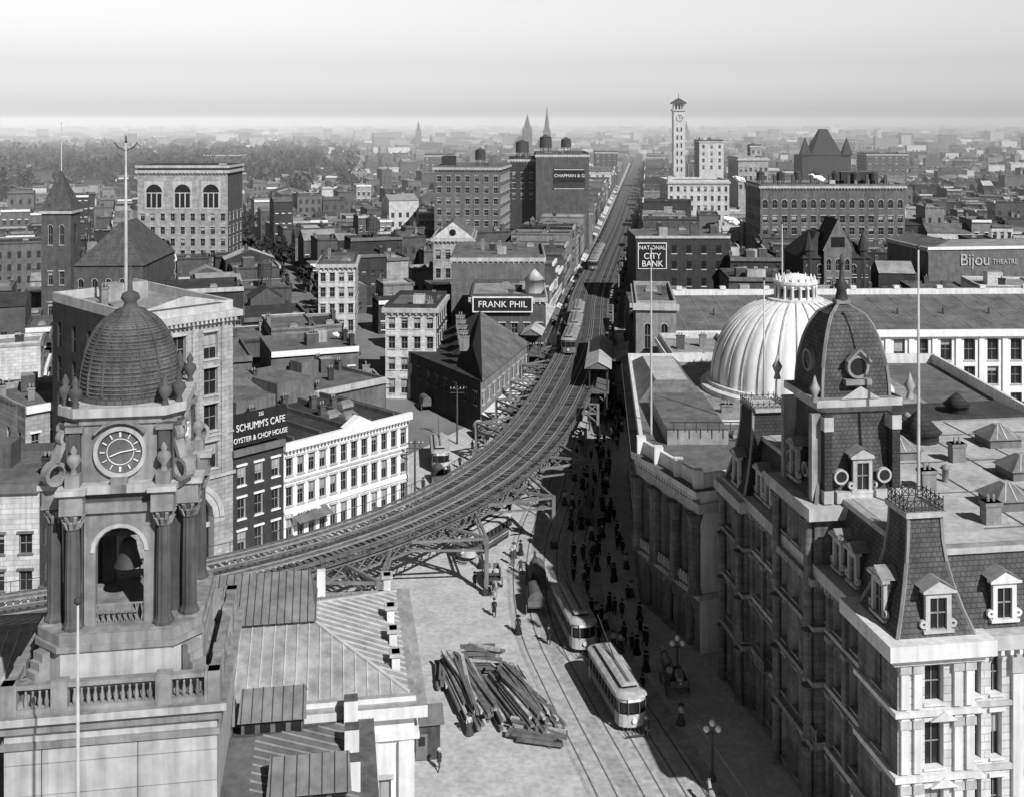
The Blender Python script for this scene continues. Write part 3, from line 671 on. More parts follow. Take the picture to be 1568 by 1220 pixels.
def flagpole(x, y, z0, z1, r=.13, vane=False):
    b = MB(); b.lathe(x, y, [(r,z0),(r*.9,(z0+z1)/2),(r*.45,z1)], 8, 'stone_trim'); b.lathe(x, y, [(.02,z1),(.16,z1+.12),(.16,z1+.22),(.02,z1+.36)], 8, 'iron'); b.box(x-.3, x+.3, y-.3, y+.3, z0, z0+.3, 'iron')
    if vane:
        for s in (-1, 1):
            b.beam((x,y,z1-.9), (x+s*.8,y,z1-.5), .1, .1, 'iron'); b.beam((x+s*.8,y,z1-.5), (x+s*1.3,y,z1+.1), .1, .1, 'iron')
        b.beam((x,y,z1-1.6), (x,y,z1+.8), .12, .12, 'iron')
    b.obj('flagpole')
flagpole(-42.6, 122.5, 28.6, 47.5, .2, True)
flagpole(-17.4, 44.5, 15, 30.6, .1); flagpole(28.3, 77.3, 22.7, 41); flagpole(15.3, 122, 15, 36); flagpole(26.8, 118, 15, 33); flagpole(-140, 345, 0, 49, .25); flagpole(36.5, 150, 14, 36)

# ------------------------------------------------------------------ white facade building + cafe
b = MB(-31.7, 126, math.atan2(14.2, 13.5)); Wt = 26.3; D = 26; c0 = 6.9
b.wall((0,0), (c0,0), 0, 12.3, even(c0, 3, 1.05), [(.6,2.6),(4.6,2.4),(8.4,2.2)], 'brick_dark', trim='painted_white')
b.wall((0,D), (0,0), 0, 12.3, [], [], 'brick_mid')
b.wall((c0,0), (Wt,0), 0, 11.6, even(Wt-c0, 12, .95), [(.5,2.5),(4.4,2.3),(8,2.1)], 'painted_white', trim='stone_trim')
b.wall((Wt,0), (Wt,D), 0, 11.6, even(D, 7, 1), [(4.4,2.3),(8,2.1)], 'brick_grey', trim='stone_trim'); b.wall((Wt,D), (0,D), 0, 11.6, [], [], 'brick_mid')
b.box(-.1, c0, 0, D, 12.2, 12.32, 'roof_tar'); b.box(c0, Wt, .02, D, 11.5, 11.62, 'roof_tar')
b.box(c0-.05, Wt+.35, -.55, -.004, 11.1, 12.0, 'painted_white'); b.box(c0, Wt, -.12, -.004, 7.2, 7.45, 'stone_trim'); b.box(c0, Wt, -.2, -.004, 3.5, 3.9, 'painted_white'); b.box(-.1, c0-.06, -.5, -.004, 11.9, 12.6, 'stone_brown')
for k in range(38): b.box(c0+.2+k*.51, c0+.42+k*.51, -.5, -.004, 10.85, 11.1, 'stone_trim')
cx = c0+11; b.poly([(cx-2.2,-.56,12),(cx+2.2,-.56,12),(cx,-.56,13.2)], 'painted_white'); b.poly([(cx-2.2,-.56,12),(cx,-.56,13.2),(cx,.6,13.2),(cx-2.2,.6,12)], 'painted_white'); b.poly([(cx+2.2,.6,12),(cx,.6,13.2),(cx,-.56,13.2),(cx+2.2,-.56,12)], 'painted_white')
b.box(.1, 7.2, -.15, .1, 12.9, 16.6, 'sign_black')
for k in (1, 3.5, 6): b.beam((k,.1,16), (k,2,12.4), .12, .12, 'iron')
b.box(c0+1, c0+5, -.5, -.22, 3.0, 3.5, 'sign_white'); b.poly([(c0+1,-.2,3.4),(c0+6,-.2,3.4),(c0+6,-1.8,2.7),(c0+1,-1.8,2.7)], 'stone_brown')
for k in range(5):
    x = c0+1.8+k*3.9; b.box(x-.15, x+.15, .5, D, 11.6, 12.2, 'brick_mid')
for k in range(22):
    x = R.uniform(1, Wt-1); y = R.uniform(3, D-2)
    (skylight if R.random() < .5 else chimney)(b, x, y, 11.6)
for (x, y, w, d, h) in ((3,14,5,8,3),(12,17,6,7,2.4),(20,19,6,6,3)): b.box(x-w/2, x+w/2, y-d/2, y+d/2, 11.6, 11.6+h, 'brick_grey', 'roof_grey', False)
o = b.obj('commercial_row'); a = math.atan2(14.2, 13.5); ca, sa = math.cos(a), math.sin(a)
def lp(x, y): return (-31.7+x*ca-y*sa, 126+x*sa+y*ca)
for t, z, s_ in (('335', 16.15, .6), ("SCHUMM'S CAFE", 15.0, 1.15), ('OYSTER & CHOP HOUSE', 13.6, .85)):
    p = lp(3.65, -.2); text('sign_'+t[:3].lower(), t, p[0], p[1], z, s_, a, 'sign_white', o, .78)
p = lp(c0+3, -.55); text('sign_machinery', 'MACHINERY', p[0], p[1], 3.25, .5, a, 'sign_black', o)
for i, (x, y, w, d, h) in enumerate([(-44,152,16,16,13),(-30,165,14,18,12),(-58,140,12,14,16),(-62,162,18,14,11),(-34,185,14,14,13),(-52,183,16,16,12)]):
    b = MB(); house(b, x, y, w, d, .78 if i < 3 else .35, h, 0, R.choice(('brick_mid', 'brick_grey', 'stone')), 'roof_grey', sidewin=True); b.push(x, y, 0, .4); clutter(b, -w/3, w/3, -d/3, d/3, h-.3, 4); b.obj('store_building')
b = MB(); house(b, -53, 114, 13, 14, .1, 14.6, 0, 'stone_white', 'roof_grey', sidewin=True); house(b, -62, 104, 12, 12, .1, 12, 0, 'stone', 'roof_grey'); b.obj('store_building')

# ------------------------------------------------------------------ wedge building at the fork
b = MB(-5, 177, 0)
b.wall((0,0), (8,30), 0, 8.5, even(31, 10, 1.3), [(.5,2.3),(4.4,2.1)], 'brick_light', trim='stone_trim')
b.wall((-14,24), (0,0), 0, 8.5, even(27.7, 8, 1.0), [(4.4,2)], 'brick_dark', trim='stone_brown')
b.wall((8,30), (-10,36), 0, 8.5, [], [], 'brick_mid'); b.wall((-10,36), (-14,24), 0, 8.5, [], [], 'brick_mid')
b.poly([(.3,-.3,8.5),(8.4,30,8.5),(-1,33,14),(-1.5,6,13)], 'roof_grey'); b.poly([(-14.4,24,8.5),(.3,-.3,8.5),(-1.5,6,13),(-1,33,14),(-10,36.4,8.5)], 'slate_dark'); b.poly([(8.4,30,8.5),(-10,36.4,8.5),(-1,33,14)], 'brick_mid')
for k in range(5): chimney(b, -3-k*.4, 10+k*5, 11.3, 1.6, 1.0, 2.6, 'brick_light')
b.poly([(.1,-.2,3.4),(8,29.8,3.4),(10,29.2,2.6),(2,-.6,2.6)], 'canvas')
b.obj('wedge_shop_building')

# ------------------------------------------------------------------ courthouse with dome
CP = [(17.6,104),(24,106.5),(24,112),(60,118),(60,158),(16.5,158),(13.3,115.6)]
b = MB()
b.wall(CP[0], CP[1], 0, 15.4, [], [], 'marble')
b.wall(CP[6], CP[0], 0, 15.4, [(2,1.7),(6.2,2.0),(10.4,1.7)], [(.2,4.6),(6.6,6.4)], 'shade_soot_stone', depth=.9, trim='shade_soot_trim', arch=(0,))  # shaded west front: darker copy of the marble, shade put into the colour
b.wall(CP[5], CP[6], 0, 15.4, even(42, 12, 1.5), [(.6,3.4),(6.6,5)], 'shade_soot_stone', depth=.5, trim='shade_soot_trim', arch=(0,))
for i in range(1, 5): b.wall(CP[i], CP[i+1], 0, 15.4, even(math.dist(CP[i], CP[i+1]), max(1, int(math.dist(CP[i], CP[i+1])/4)), 1.4), [(6.6,5)], 'marble', trim='stone_trim')
O = offs(CP, .9)
b.prism(offs(CP, .35), 13.3, 14.2, 'stone_trim', bot=True); b.prism(O, 15.0, 15.6, 'marble', 'roof_grey', bot=True); b.prism(offs(CP, .3), 5.2, 5.7, 'stone_trim', bot=True)
parapet(b, CP, 15.6, 1.3, .4, 'marble')
v = Vector((17.6-13.3, 104-115.6)); L_ = v.length; v.normalize(); n_ = Vector((v.y, -v.x))
for t in (.35, 4.1, 8.3, 12):
    p = Vector((13.3,115.6))+v*t; q = p+n_*.35
    b.lathe(q.x, q.y, [(.7,5.7),(.58,6.3),(.55,12.2),(.85,13.2)], 12, 'shade_soot_stone')
    b.beam((p.x,p.y,15.6), (p.x,p.y,17.3), .9, .9, 'marble')
for k in range(22):
    t = .5+k*.55; p = Vector((13.3,115.6))+v*t+n_*.3; b.lathe(p.x, p.y, [(.14,6),(.2,6.4),(.12,7)], 6, 'stone_trim')
    p = Vector((13.3,115.6))+v*t; b.beam((p.x,p.y,14.7), (p.x+n_.x*.75,p.y+n_.y*.75,14.7), .25, .3, 'marble')
b.box(16.5, 23, 118, 134, 15.62, 17.2, 'roof_light', 'roof_grey'); b.box(21, 50, 126, 156, 15.62, 16.1, 'marble', 'roof_light')
b.frustum([(15.5,136),(24,136),(24,156),(15.5,156)], 15.62, [(18,139),(22,139),(22,153),(18,153)], 17.6, 'roof_grey', 'roof_pale')
clutter(b, 18, 30, 112, 150, 15.7, 6)
for k in range(8): b.box(17+k*1.2, 17.08+k*1.2, 117, 117.1, 17.2, 18.2, 'iron')
b.box(16.6, 26, 116.95, 117.1, 18.2, 18.3, 'iron')
ch = b.obj('courthouse')
b = MB(36, 141, 0)
b.lathe(0, 0, [(11.2,13),(11.2,16.0),(11.9,16.0),(11.9,16.7),(11.2,16.9),(11.2,17.3)], 64, 'marble', sm=False)
prof = []
for k in range(15):
    t = k/14*math.radians(77); prof.append((10.6*math.cos(t)**.8, 17.3+10.3*math.sin(t)))
b.lathe(0, 0, prof, 112, 'dome_white', scal=lambda i: (1.0 if i % 4 in (1, 3) else (1.006 if i % 4 == 2 else .972)))
for i in range(28):
    a0 = 2*math.pi*(i)/28
    for k in range(14):
        (r0, z0), (r1, z1) = prof[k], prof[k+1]; f = .992
        b.beam((r0*f*math.cos(a0), r0*f*math.sin(a0), z0), (r1*f*math.cos(a0), r1*f*math.sin(a0), z1), .16, .22, 'stone_trim')
zt = prof[-1][1]; rt = prof[-1][0]
b.lathe(0, 0, [(rt+.2,zt-.3),(rt+.3,zt+.2),(2.4,zt+.25),(2.3,zt+1.7),(2.75,zt+2.1),(2.75,zt+2.4),(2.2,zt+2.5),(2.0,zt+2.8)], 32, 'marble', sm=False)
for i in range(16):
    a0 = i*math.pi/8; b.lathe(2.55*math.cos(a0), 2.55*math.sin(a0), [(.18,zt+.2),(.15,zt+1.6),(.24,zt+1.9)], 6, 'marble'); b.beam((2.36*math.cos(a0+.2), 2.36*math.sin(a0+.2), zt+.5), (2.33*math.cos(a0+.2), 2.33*math.sin(a0+.2), zt+1.5), .45, .1, 'glass')
    b.lathe(2.4*math.cos(a0), 2.4*math.sin(a0), [(.2,zt+2.4),(.05,zt+3.1)], 6, 'marble')
b.lathe(0, 0, [(1.9,zt+2.7),(1.2,zt+3.1),(.1,zt+3.3)], 24, 'dome_white')
b.obj('dome', ch)
b, _ = block('x', 23.5, 33, 163, 178, 15.2, 'stone_white', 'roof_light', 3, [(2,3),(8,3.4)], 1.5, arch=(1,), trim='painted_white', cl=2); b.obj('courthouse_annex')
b = MB(27, 184, .03); Lh = 95
n = 24; cols = [(2+(Lh-4)*i/(n-1), 1.9) for i in range(n)]
b.wall((0,0), (Lh,0), 0, 15.2, cols, [(1,3.6),(6,3.0),(10,3.6)], 'painted_white', depth=.5, trim='stone_trim', hood=False)
for i in range(n-1): x = 2+(Lh-4)*(i+.5)/(n-1); b.box(x-.45, x+.45, -.3, -.004, 0, 14, 'painted_white')
b.box(-.6, Lh+.6, -.8, -.004, 14.1, 15.3, 'painted_white'); b.wall((0,18), (0,0), 0, 15.2, [], [], 'stone'); b.wall((Lh,0), (Lh,18), 0, 15.2, [], [], 'stone')
b.poly([(-.5,-.7,15.35),(Lh+.5,-.7,15.35),(Lh+.5,18,18.2),(-.5,18,18.2)], 'roof_grey'); b.box(-.5, Lh+.5, 18, 18.6, 15, 19.2, 'marble'); b.box(-.5, Lh+.5, 18.6, 32, 15, 17, 'brick_mid', 'roof_grey')
for i in range(12): x = 4+i*8; b.box(x-.5, x+.5, 17.9, 18.8, 19.2, 19.8, 'marble'); b.lathe(x+4, 7, [(.2,16.2),(.2,17.6)], 6, 'iron')
for i in range(24): x = 2+i*4; b.beam((x,-.6,15.38), (x,17.9,18.23), .1, .1, 'roof_light')
b.obj('hall_of_records')
b = MB(20.2, 181, -.09)
b.wall((0,0), (6.5,0), 0, 20, [(1.9,1.1),(4.6,1.1)], [(3,3),(8,3),(13,4)], 'brick_light', trim='stone_trim', arch=(2,)); b.wall((0,22), (0,0), 0, 20, even(22, 6, 1.3), [(1,2.8),(5.5,2.4),(9.5,2.4),(13.5,2.6)], 'brick_dark', trim='stone_brown')
b.wall((6.5,0), (6.5,22), 0, 20, [], [], 'brick_mid'); b.poly([(0,0,20),(6.5,0,20),(6.5,22,20),(0,22,20)], 'roof_grey'); parapet(b, [(0,0),(6.5,0),(6.5,22),(0,22)], 20, .7, .3, 'stone'); b.box(-.5, 7, -.5, -.005, 19.2, 20.2, 'stone_trim'); b.box(-.5, -.005, 0, 22, 19.2, 20.2, 'stone_trim'); b.wall((6.5,22), (0,22), 0, 20, [], [], 'brick_mid')
chimney(b, 5, 10, 20); skylight(b, 3, 15, 20)
b.obj('dry_goods_store')
for (x, y, w, d, h, m_, r_) in [(31,210,16,14,11,'brick_dark','roof_tar'),(33,226,18,15,13,'brick_mid','roof_grey'),(36,243,18,15,10,'brick_dark','roof_light'),(52,225,14,14,14,'brick_dark','roof_grey'),(54,242,14,15,16,'brick_mid','roof_tar'),(66,236,10,16,13,'stone','roof_light'),(57,262,12,18,18,'brick_dark','roof_grey')]:
    b = MB(); house(b, x, y+4, w, d, -.05, h, 0, m_, r_, sidewin=True); b.push(x, y+4, 0, 0); clutter(b, -w/2+1, w/2-1, -d/2+1, d/2-1, h-.3, 5); b.obj('store_building')

# ------------------------------------------------------------------ municipal building (right foreground)
A8 = math.atan2(.139, .9903)
b = MB(24.2, 69, A8)
rowsM = [(.8,3.4),(5.9,2.9),(10,2.9),(14,2.4)]
LX, LY = 36, 31
P = [(0,0),(LX,0),(LX,LY),(0,LY)]
b.wall((0,0), (LX,0), 0, 17.2, [(1.95,1.15),(4.95,.75),(6.35,.75)]+[(9+2.6*i,1.1) for i in range(10)], rowsM, 'stone_white', depth=.45, trim='marble', arch=(3,))
b.wall((0,LY), (0,0), 0, 17.2, even(LY, 12, 1.15), rowsM, 'shade_soot_stone', depth=.5, trim='shade_soot_trim', arch=(0,2,3))  # west side is the south wall's stone with shade put into its colour
b.wall((LX,LY), (0,LY), 0, 17.2, even(LX, 9, 1.15), rowsM, 'shade_soot_stone', depth=.4, trim='shade_soot_trim'); b.wall((LX,0), (LX,LY), 0, 17.2, [], [], 'shade_soot_stone')
for (z, h_, o_) in ((4.9,.4,.3),(9.3,.35,.22),(13.3,.3,.2),(16.6,.5,.35),(17.1,.9,.85)): b.prism(offs(P, o_), z, z+h_, 'stone_trim', bot=True)
for k in range(13):
    yy = k*LY/12
    for (za, zb) in ((.1,4.9),(5.3,9.3),(9.65,13.3),(13.6,16.6)): b.box(-.28, -.004, yy-.28, yy+.28, za, zb, 'shade_soot_stone'); b.box(-.36, -.004, yy-.36, yy+.36, zb-.45, zb-.12, 'shade_soot_trim')
for k in (1, 4, 8, 10):
    yy = (k+.5)*LY/12; b.box(-1.1, -.23, yy-1.1, yy+1.1, 5.45, 5.6, 'shade_soot_trim')
    for j in range(9): b.box(-1.05, -.97, yy-1.05+j*.25, yy-.97+j*.25, 5.6, 6.35, 'shade_soot_trim')
    b.box(-1.12, -.95, yy-1.1, yy+1.1, 6.35, 6.48, 'shade_soot_trim')
k = -.4
while k < LY+.5: b.box(-.8, -.2, k, k+.22, 16.75, 17.1, 'shade_soot_trim'); k += .62
k = 0
while k < 15: b.box(k, k+.22, -.8, -.2, 16.75, 17.1, 'marble'); k += .62
for x in (.35, 3.5, 7.7): b.box(x-.35, x+.35, -.25, -.006, .2, 16.6, 'marble'); b.box(x-.5, x+.5, -.4, -.006, 15.4, 16.5, 'stone_trim')
PI = offs(P, -.2)
b.frustum(PI, 18, offs(P, -1.5), 22.5, 'slate', 'roof_light'); b.prism(offs(P, -1.25), 22.35, 22.75, 'stone_trim', 'tin'); b.poly([(p[0],p[1],22.78) for p in offs(P, -1.9)], 'roof_pale')
def pav(x0, x1, y0, y1, z1, wm, face):
    Q = [(x0,y0),(x1,y0),(x1,y1),(x0,y1)]; rw = [r_ for r_ in rowsM]
    if z1 > 20: rw = rw+[(18.4,2.4)]
    b.wall(Q[3], Q[0], 0, z1, even(y1-y0, 3 if y1-y0 > 6 else 2, 1.05), rw, wm, depth=.5, trim='shade_soot_trim', arch=(0,2,3)); b.wall(Q[0], Q[1], 0, z1, [], [], wm); b.wall(Q[2], Q[3], 0, z1, [], [], wm); b.wall(Q[1], Q[2], 0, z1, [], [], wm)
    for (z, h_, o_) in ((4.9,.42,.4),(9.3,.37,.3),(13.3,.32,.28),(16.6,.52,.45)): b.prism(offs(Q, o_), z, z+h_, 'shade_soot_trim', bot=True)
    b.prism(offs(Q, .75), z1-.6, z1+.3, 'stone_trim', bot=True)
    for yy in (y0+.4, y1-.4):
        for (za, zb) in ((.2,4.9),(5.4,9.2),(9.8,13.2),(13.8,z1-.7)): b.lathe(x0-.35, yy, [(.42,za),(.33,za+.4),(.3,zb-.6),(.5,zb)], 10, 'shade_soot_stone')
def crest(Q, z):
    n = len(Q)
    for i in range(n):
        p, q = Vector(Q[i]), Vector(Q[(i+1) % n]); L_ = (q-p).length; m_ = max(2, int(L_/.45))
        b.beam((p.x,p.y,z+.7), (q.x,q.y,z+.7), .05, .05, 'iron'); b.beam((p.x,p.y,z+.15), (q.x,q.y,z+.15), .05, .05, 'iron')
        for k in range(m_):
            c = p+(q-p)*(k/m_); d = p+(q-p)*((k+1)/m_); b.beam((c.x,c.y,z), (c.x,c.y,z+.95), .05, .05, 'iron'); b.beam((c.x,c.y,z+.15), (d.x,d.y,z+.7), .04, .04, 'iron'); b.beam((c.x,c.y,z+.7), (d.x,d.y,z+.15), .04, .04, 'iron')
def mans(Q, z0, z1, ins, mt, n=5, curve='in'):
    f = (lambda t: 1-(1-t)**2.0) if curve == 'in' else (lambda t: 1-math.sqrt(max(0, 1-t**1.9)))
    for k in range(n):
        t0, t1 = k/n, (k+1)/n
        b.frustum(offs(Q, -ins*f(t0)), z0+(z1-z0)*t0, offs(Q, -ins*f(t1)), z0+(z1-z0)*t1, mt, 'roof_grey', cap=(k == n-1))
    for i in range(len(Q)):
        for k in range(n):
            t0, t1 = k/n, (k+1)/n
            p, q = offs(Q, -ins*f(t0))[i], offs(Q, -ins*f(t1))[i]; b.beam((p[0],p[1],z0+(z1-z0)*t0), (q[0],q[1],z0+(z1-z0)*t1), .2, .2, 'lead')
def dormer(x, y, z, ang, w=1.5, h=2.2, dp=1.6, m_='stone_trim', arch=False):
    b.push(x, y, z, ang)
    b.box(-w/2, w/2, .25, dp, 0, h, 'slate_dark'); b.box(-w/2, -w/2+.3, 0, .26, 0, h, m_); b.box(w/2-.3, w/2, 0, .26, 0, h, m_); b.box(-w/2+.3, w/2-.3, 0, .26, h-.35, h, m_); b.box(-w/2-.15, w/2+.15, -.1, .26, -.2, 0, m_)
    b.poly([(-w/2+.3,.2,0),(w/2-.3,.2,0),(w/2-.3,.2,h-.35),(-w/2+.3,.2,h-.35)], 'glass'); b.box(-.04, .04, .12, .19, 0, h-.35, 'sash'); b.box(-w/2+.3, w/2-.3, .12, .18, h*.42, h*.42+.08, 'sash')
    e = .25; ap = h+.2+w*.32
    b.box(-w/2-e, w/2+e, -.2, .3, h, h+.2, m_)
    b.poly([(-w/2-e,-.15,h+.2),(w/2+e,-.15,h+.2),(0,-.15,ap)], m_)
    b.poly([(-w/2-e,-.25,h+.2),(0,-.25,ap+.08),(0,dp,ap+.08),(-w/2-e,dp,h+.2)], 'lead'); b.poly([(0,-.25,ap+.08),(w/2+e,-.25,h+.2),(w/2+e,dp,h+.2),(0,dp,ap+.08)], 'lead')
    for s_ in (-1, 1): b.hoop((s_*(w/2+.12), .1, .35), .26, .22, .16, m_, 'y', 10)
    b.pop()
HP = -math.pi/2
Q = [(-.5,-.5),(4.6,-.5),(4.6,4.8),(-.5,4.8)]
b.wall((-.5,-.5), (4.6,-.5), 0, 17.2, [(2.4,1.25)], rowsM, 'stone_white', depth=.45, trim='marble'); b.wall((-.5,4.8), (-.5,-.5), 0, 17.2, [(2.6,1.2)], rowsM, 'shade_soot_stone', depth=.45, trim='shade_soot_trim'); b.wall((4.6,-.5), (4.6,0), 0, 17.2, [], [], 'stone_white'); b.wall((0,4.8), (-.5,4.8), 0, 17.2, [], [], 'shade_soot_stone')
for x in (-.1, .75, 3.4, 4.2):
    for (za, zb) in ((.2,4.9),(5.4,9.2),(9.8,13.2),(13.8,16.6)): b.box(x-.26, x+.26, -.72, -.505, za, zb, 'marble'); b.box(x-.36, x+.36, -.8, -.51, zb-.6, zb-.1, 'stone_trim')
for (z, h_, o_) in ((4.9,.42,.4),(9.3,.37,.3),(13.3,.32,.28),(16.6,.52,.45),(17.1,.95,.95)): b.prism(offs(Q, o_), z, z+h_, 'marble', bot=True)
for zz in (8.9, 13.0):
    b.poly([(1.5,-.9,zz),(3.3,-.9,zz),(2.4,-.9,zz+.6)], 'marble'); b.poly([(1.5,-.9,zz),(2.4,-.9,zz+.6),(2.4,-.5,zz+.6),(1.5,-.5,zz)], 'marble'); b.poly([(3.3,-.5,zz),(2.4,-.5,zz+.6),(2.4,-.9,zz+.6),(3.3,-.9,zz)], 'marble')
mans(Q, 18.05, 25, 1.45, 'slate'); Qt = offs(Q, -1.45); b.prism(offs(Qt, .25), 25, 25.35, 'stone_trim', 'lead', bot=True); crest(offs(Qt, .1), 25.35)
dormer(2.2, -.5, 18.5, 0, 1.7, 2.3, 2.2, 'stone_trim'); dormer(-.5, 2.2, 18.5, HP, 1.7, 2.3, 2.2)
for x in (7, 11.2, 15.4): dormer(x, .1, 18.6, 0, 1.6, 2.3, 2.0, 'marble')
for y in (7.2, 9.6, 20.5, 23, 25): dormer(.1, y, 18.4, HP, 1.4, 2.1, 2.0)
pav(-.7, 4.6, 26.2, 31.4, 17.4, 'shade_soot_stone', 0); Q = [(-.7,26.2),(4.6,26.2),(4.6,31.4),(-.7,31.4)]; mans(Q, 17.9, 24.8, 1.2, 'slate_dark'); crest(offs(Q, -1.1), 24.8); dormer(-.6, 28.8, 18.3, HP, 1.6, 2.3, 1.8)
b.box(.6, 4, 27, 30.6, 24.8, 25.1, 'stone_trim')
pav(-.8, 6.4, 11.3, 18.2, 22, 'shade_soot_stone', 0)
Q = [(-.6,11.5),(6.2,11.5),(6.2,18),(-.6,18)]; mans(Q, 22.3, 29.2, .85, 'slate', curve='in')
Q2 = offs(Q, -.85); b.prism(offs(Q2, .2), 28.7, 29.2, 'stone_trim', bot=True); b.prism(offs(Q2, .75), 29.2, 29.75, 'stone_trim', 'lead', bot=True)
Q3 = offs(Q2, .05); mans(Q3, 29.75, 36.2, 2.3, 'slate', n=9, curve='out')
for x in (.2, 5.4): b.box(x-.3, x+.3, 11.2, 12.4, 22.4, 28.7, 'slate_dark'); b.box(x-.36, x+.36, 11.1, 12.4, 27.6, 28.6, 'stone_trim'); b.box(x-.36, x+.36, 11.1, 12.4, 22.4, 23.3, 'stone_trim')
for y in (12.1, 17.4): b.box(-.8, .4, y-.3, y+.3, 22.4, 28.7, 'shade_soot_trim')
b.box(.8, 4.9, 11.05, 11.5, 22.4, 23.2, 'stone_trim')
dormer(2.8, 11.1, 23.3, 0, 1.5, 2.3, 1.4); dormer(-1.0, 14.8, 23.3, HP, 1.5, 2.3, 1.4, 'shade_soot_trim')
for x in (1.15, 4.45): b.hoop((x,11.25,24.3), .55, .3, .14, 'stone_trim', 'y', 16); b.hoop((x,11.25,24.3), .42, .1, .42, 'glass', 'y', 14)
for y in (13.3, 16.3): b.hoop((-.6,y,24.3), .55, .3, .14, 'shade_soot_trim', 'x', 16)
b.hoop((2.8,12.1,32), .85, .5, .2, 'lead', 'y', 20); b.hoop((2.8,12.1,32), .66, .3, .66, 'glass', 'y', 20); b.hoop((.3,14.8,32), .85, .5, .2, 'lead', 'x', 20); b.hoop((.3,14.8,32), .66, .3, .66, 'glass', 'x', 20)
b.beam((1.9,11.85,32.4), (2.8,11.85,33.3), .5, .16, 'lead'); b.beam((3.7,11.85,32.4), (2.8,11.85,33.3), .5, .16, 'lead'); b.box(1.8, 3.8, 11.75, 12.3, 30.7, 31.1, 'lead')
b.poly([(1.3,11.5,29.8),(4.3,11.5,29.8),(2.8,11.5,30.7)], 'stone_trim')
Qt = offs(Q3, -2.3); b.prism(offs(Qt, .25), 36.2, 36.5, 'lead', bot=True); b.lathe(2.8, 14.75, [(.5,36.5),(.35,37.2),(.6,37.5),(.2,38),(.1,39),(.22,39.2),(.05,39.9)], 10, 'iron')
for (x, y) in ((-.9,11.1),(6.4,11.1),(-.9,18.3)): b.lathe(x+.1, y+.2, [(.3,29.75),(.18,30.2),(.42,30.7),(.2,31.1),(.05,31.6)], 8, 'shade_soot_trim')
for (x, y) in ((12,8),(10,20),(17,14),(12.5,26),(20,22)):
    b.box(x-1.4, x+1.4, y-1.2, y+1.2, 22.78, 23.5, 'stone_brown', None, False); b.frustum([(x-1.6,y-1.4),(x+1.6,y-1.4),(x+1.6,y+1.4),(x-1.6,y+1.4)], 23.5, [(x-.3,y-.3),(x+.3,y-.3),(x+.3,y+.3),(x-.3,y+.3)], 24.5, 'skylight_glass', 'tin')
    for k in range(-1, 2): b.beam((x+k*.9,y-1.35,23.55), (x+k*.2,y-.3,24.52), .08, .08, 'tin_seam')
for (x, y) in ((9,5),(8.2,12),(14,18),(8,24)): chimney(b, x, y, 22.7, 1.1, .8, 1.6, 'brick_light')
for (x, y) in ((14.5,4.5),(10.5,13.5),(7.6,19.5),(16.5,8.5),(15,28)): b.lathe(x, y, [(.25,22.7),(.25,23.7),(.42,23.8),(.1,24.1)], 8, 'lead')
for y in (4, 11, 18, 25): b.box(8, 34, y, y+.08, 22.79, 22.86, 'roof_grey')
for x in (11, 15.2, 19): b.box(x, x+.08, 2, 29, 22.8, 22.84, 'roof_grey')
b.lathe(14, 24, [(1.6,22.7),(1.6,23.6),(1.9,23.6),(.2,25.3),(.2,26)], 12, 'slate_dark')
b.obj('municipal_building')
b = MB(33, 106, A8); b.box(0, 40, 0, 30, 0, 14.5, 'brick_mid', 'roof_grey'); b.box(-.5, 40, -.5, -.01, 14, 15, 'stone_trim'); b.frustum([(4,4),(30,4),(30,22),(4,22)], 14.5, [(10,10),(24,10),(24,16),(10,16)], 18.5, 'slate_dark', 'roof_tar'); b.lathe(17, 12, [(1.2,18.5),(1.2,19.3),(1.5,19.3),(.1,20.6)], 10, 'slate_dark'); clutter(b, 2, 38, 1, 28, 14.5, 14); b.obj('courthouse_rear_wing')

# ------------------------------------------------------------------ city hall wing and cupola (left foreground)
A9 = math.atan2(.158, .987)
b = MB(-5.9, 67, A9)
P = [(-34,0),(0,0),(0,15.3),(-34,15.3)]
b.wall((-34,0), (0,0), 0, 14.4, [(32,1.2)], [(1,3),(6.5,4)], 'marble', trim='stone_trim'); b.wall((0,0), (0,15.3), 0, 14.4, even(15.3, 4, 1.3), [(1,3),(6.5,4)], 'marble', trim='stone_trim'); b.wall((0,15.3), (-34,15.3), 0, 14.4, even(34, 9, 1.3), [(6.5,4)], 'marble')
b.prism(offs(P, .3), 12.9, 13.3, 'marble', bot=True); b.prism(offs(P, .75), 14.4, 15.1, 'marble', 'tin', bot=True); b.prism(offs(P, .1), 15.1, 15.4, 'marble', 'tin')
for (x) in (-.5, -2.6): b.box(x-.45, x+.45, -.35, -.005, 0, 12.8, 'marble')
RA = offs(P, -.3); RB = [(-28,7.2),(-7,7.2),(-7,8.1),(-28,8.1)]
b.frustum(RA, 15.4, RB, 17.8, 'tin', 'tin')
def rz(t): return 15.42+2.42*t
for k in range(46):
    x = -33+k*.72; t = min(1, (-x-.3)/6.7, (x+33.7)/5.7)
    if t > .05: b.beam((x,.3,15.42), (x,.3+6.9*t,rz(t)), .07, .1, 'tin_seam'); b.beam((x,15.0,15.42), (x,15.0-6.9*t,rz(t)), .07, .1, 'tin_seam')
for k in range(1, 20):
    y = .3+k*.74; t = min(1, (y-.3)/6.9, (15.0-y)/6.9); b.beam((-.3,y,15.42), (-.3-6.7*t,y,rz(t)), .07, .1, 'tin_seam')
for (p, q) in (((-.3,.3),(-7,7.2)),((-.3,15.0),(-7,8.1))): b.beam((p[0],p[1],15.45), (q[0],q[1],17.87), .2, .14, 'tin_seam')
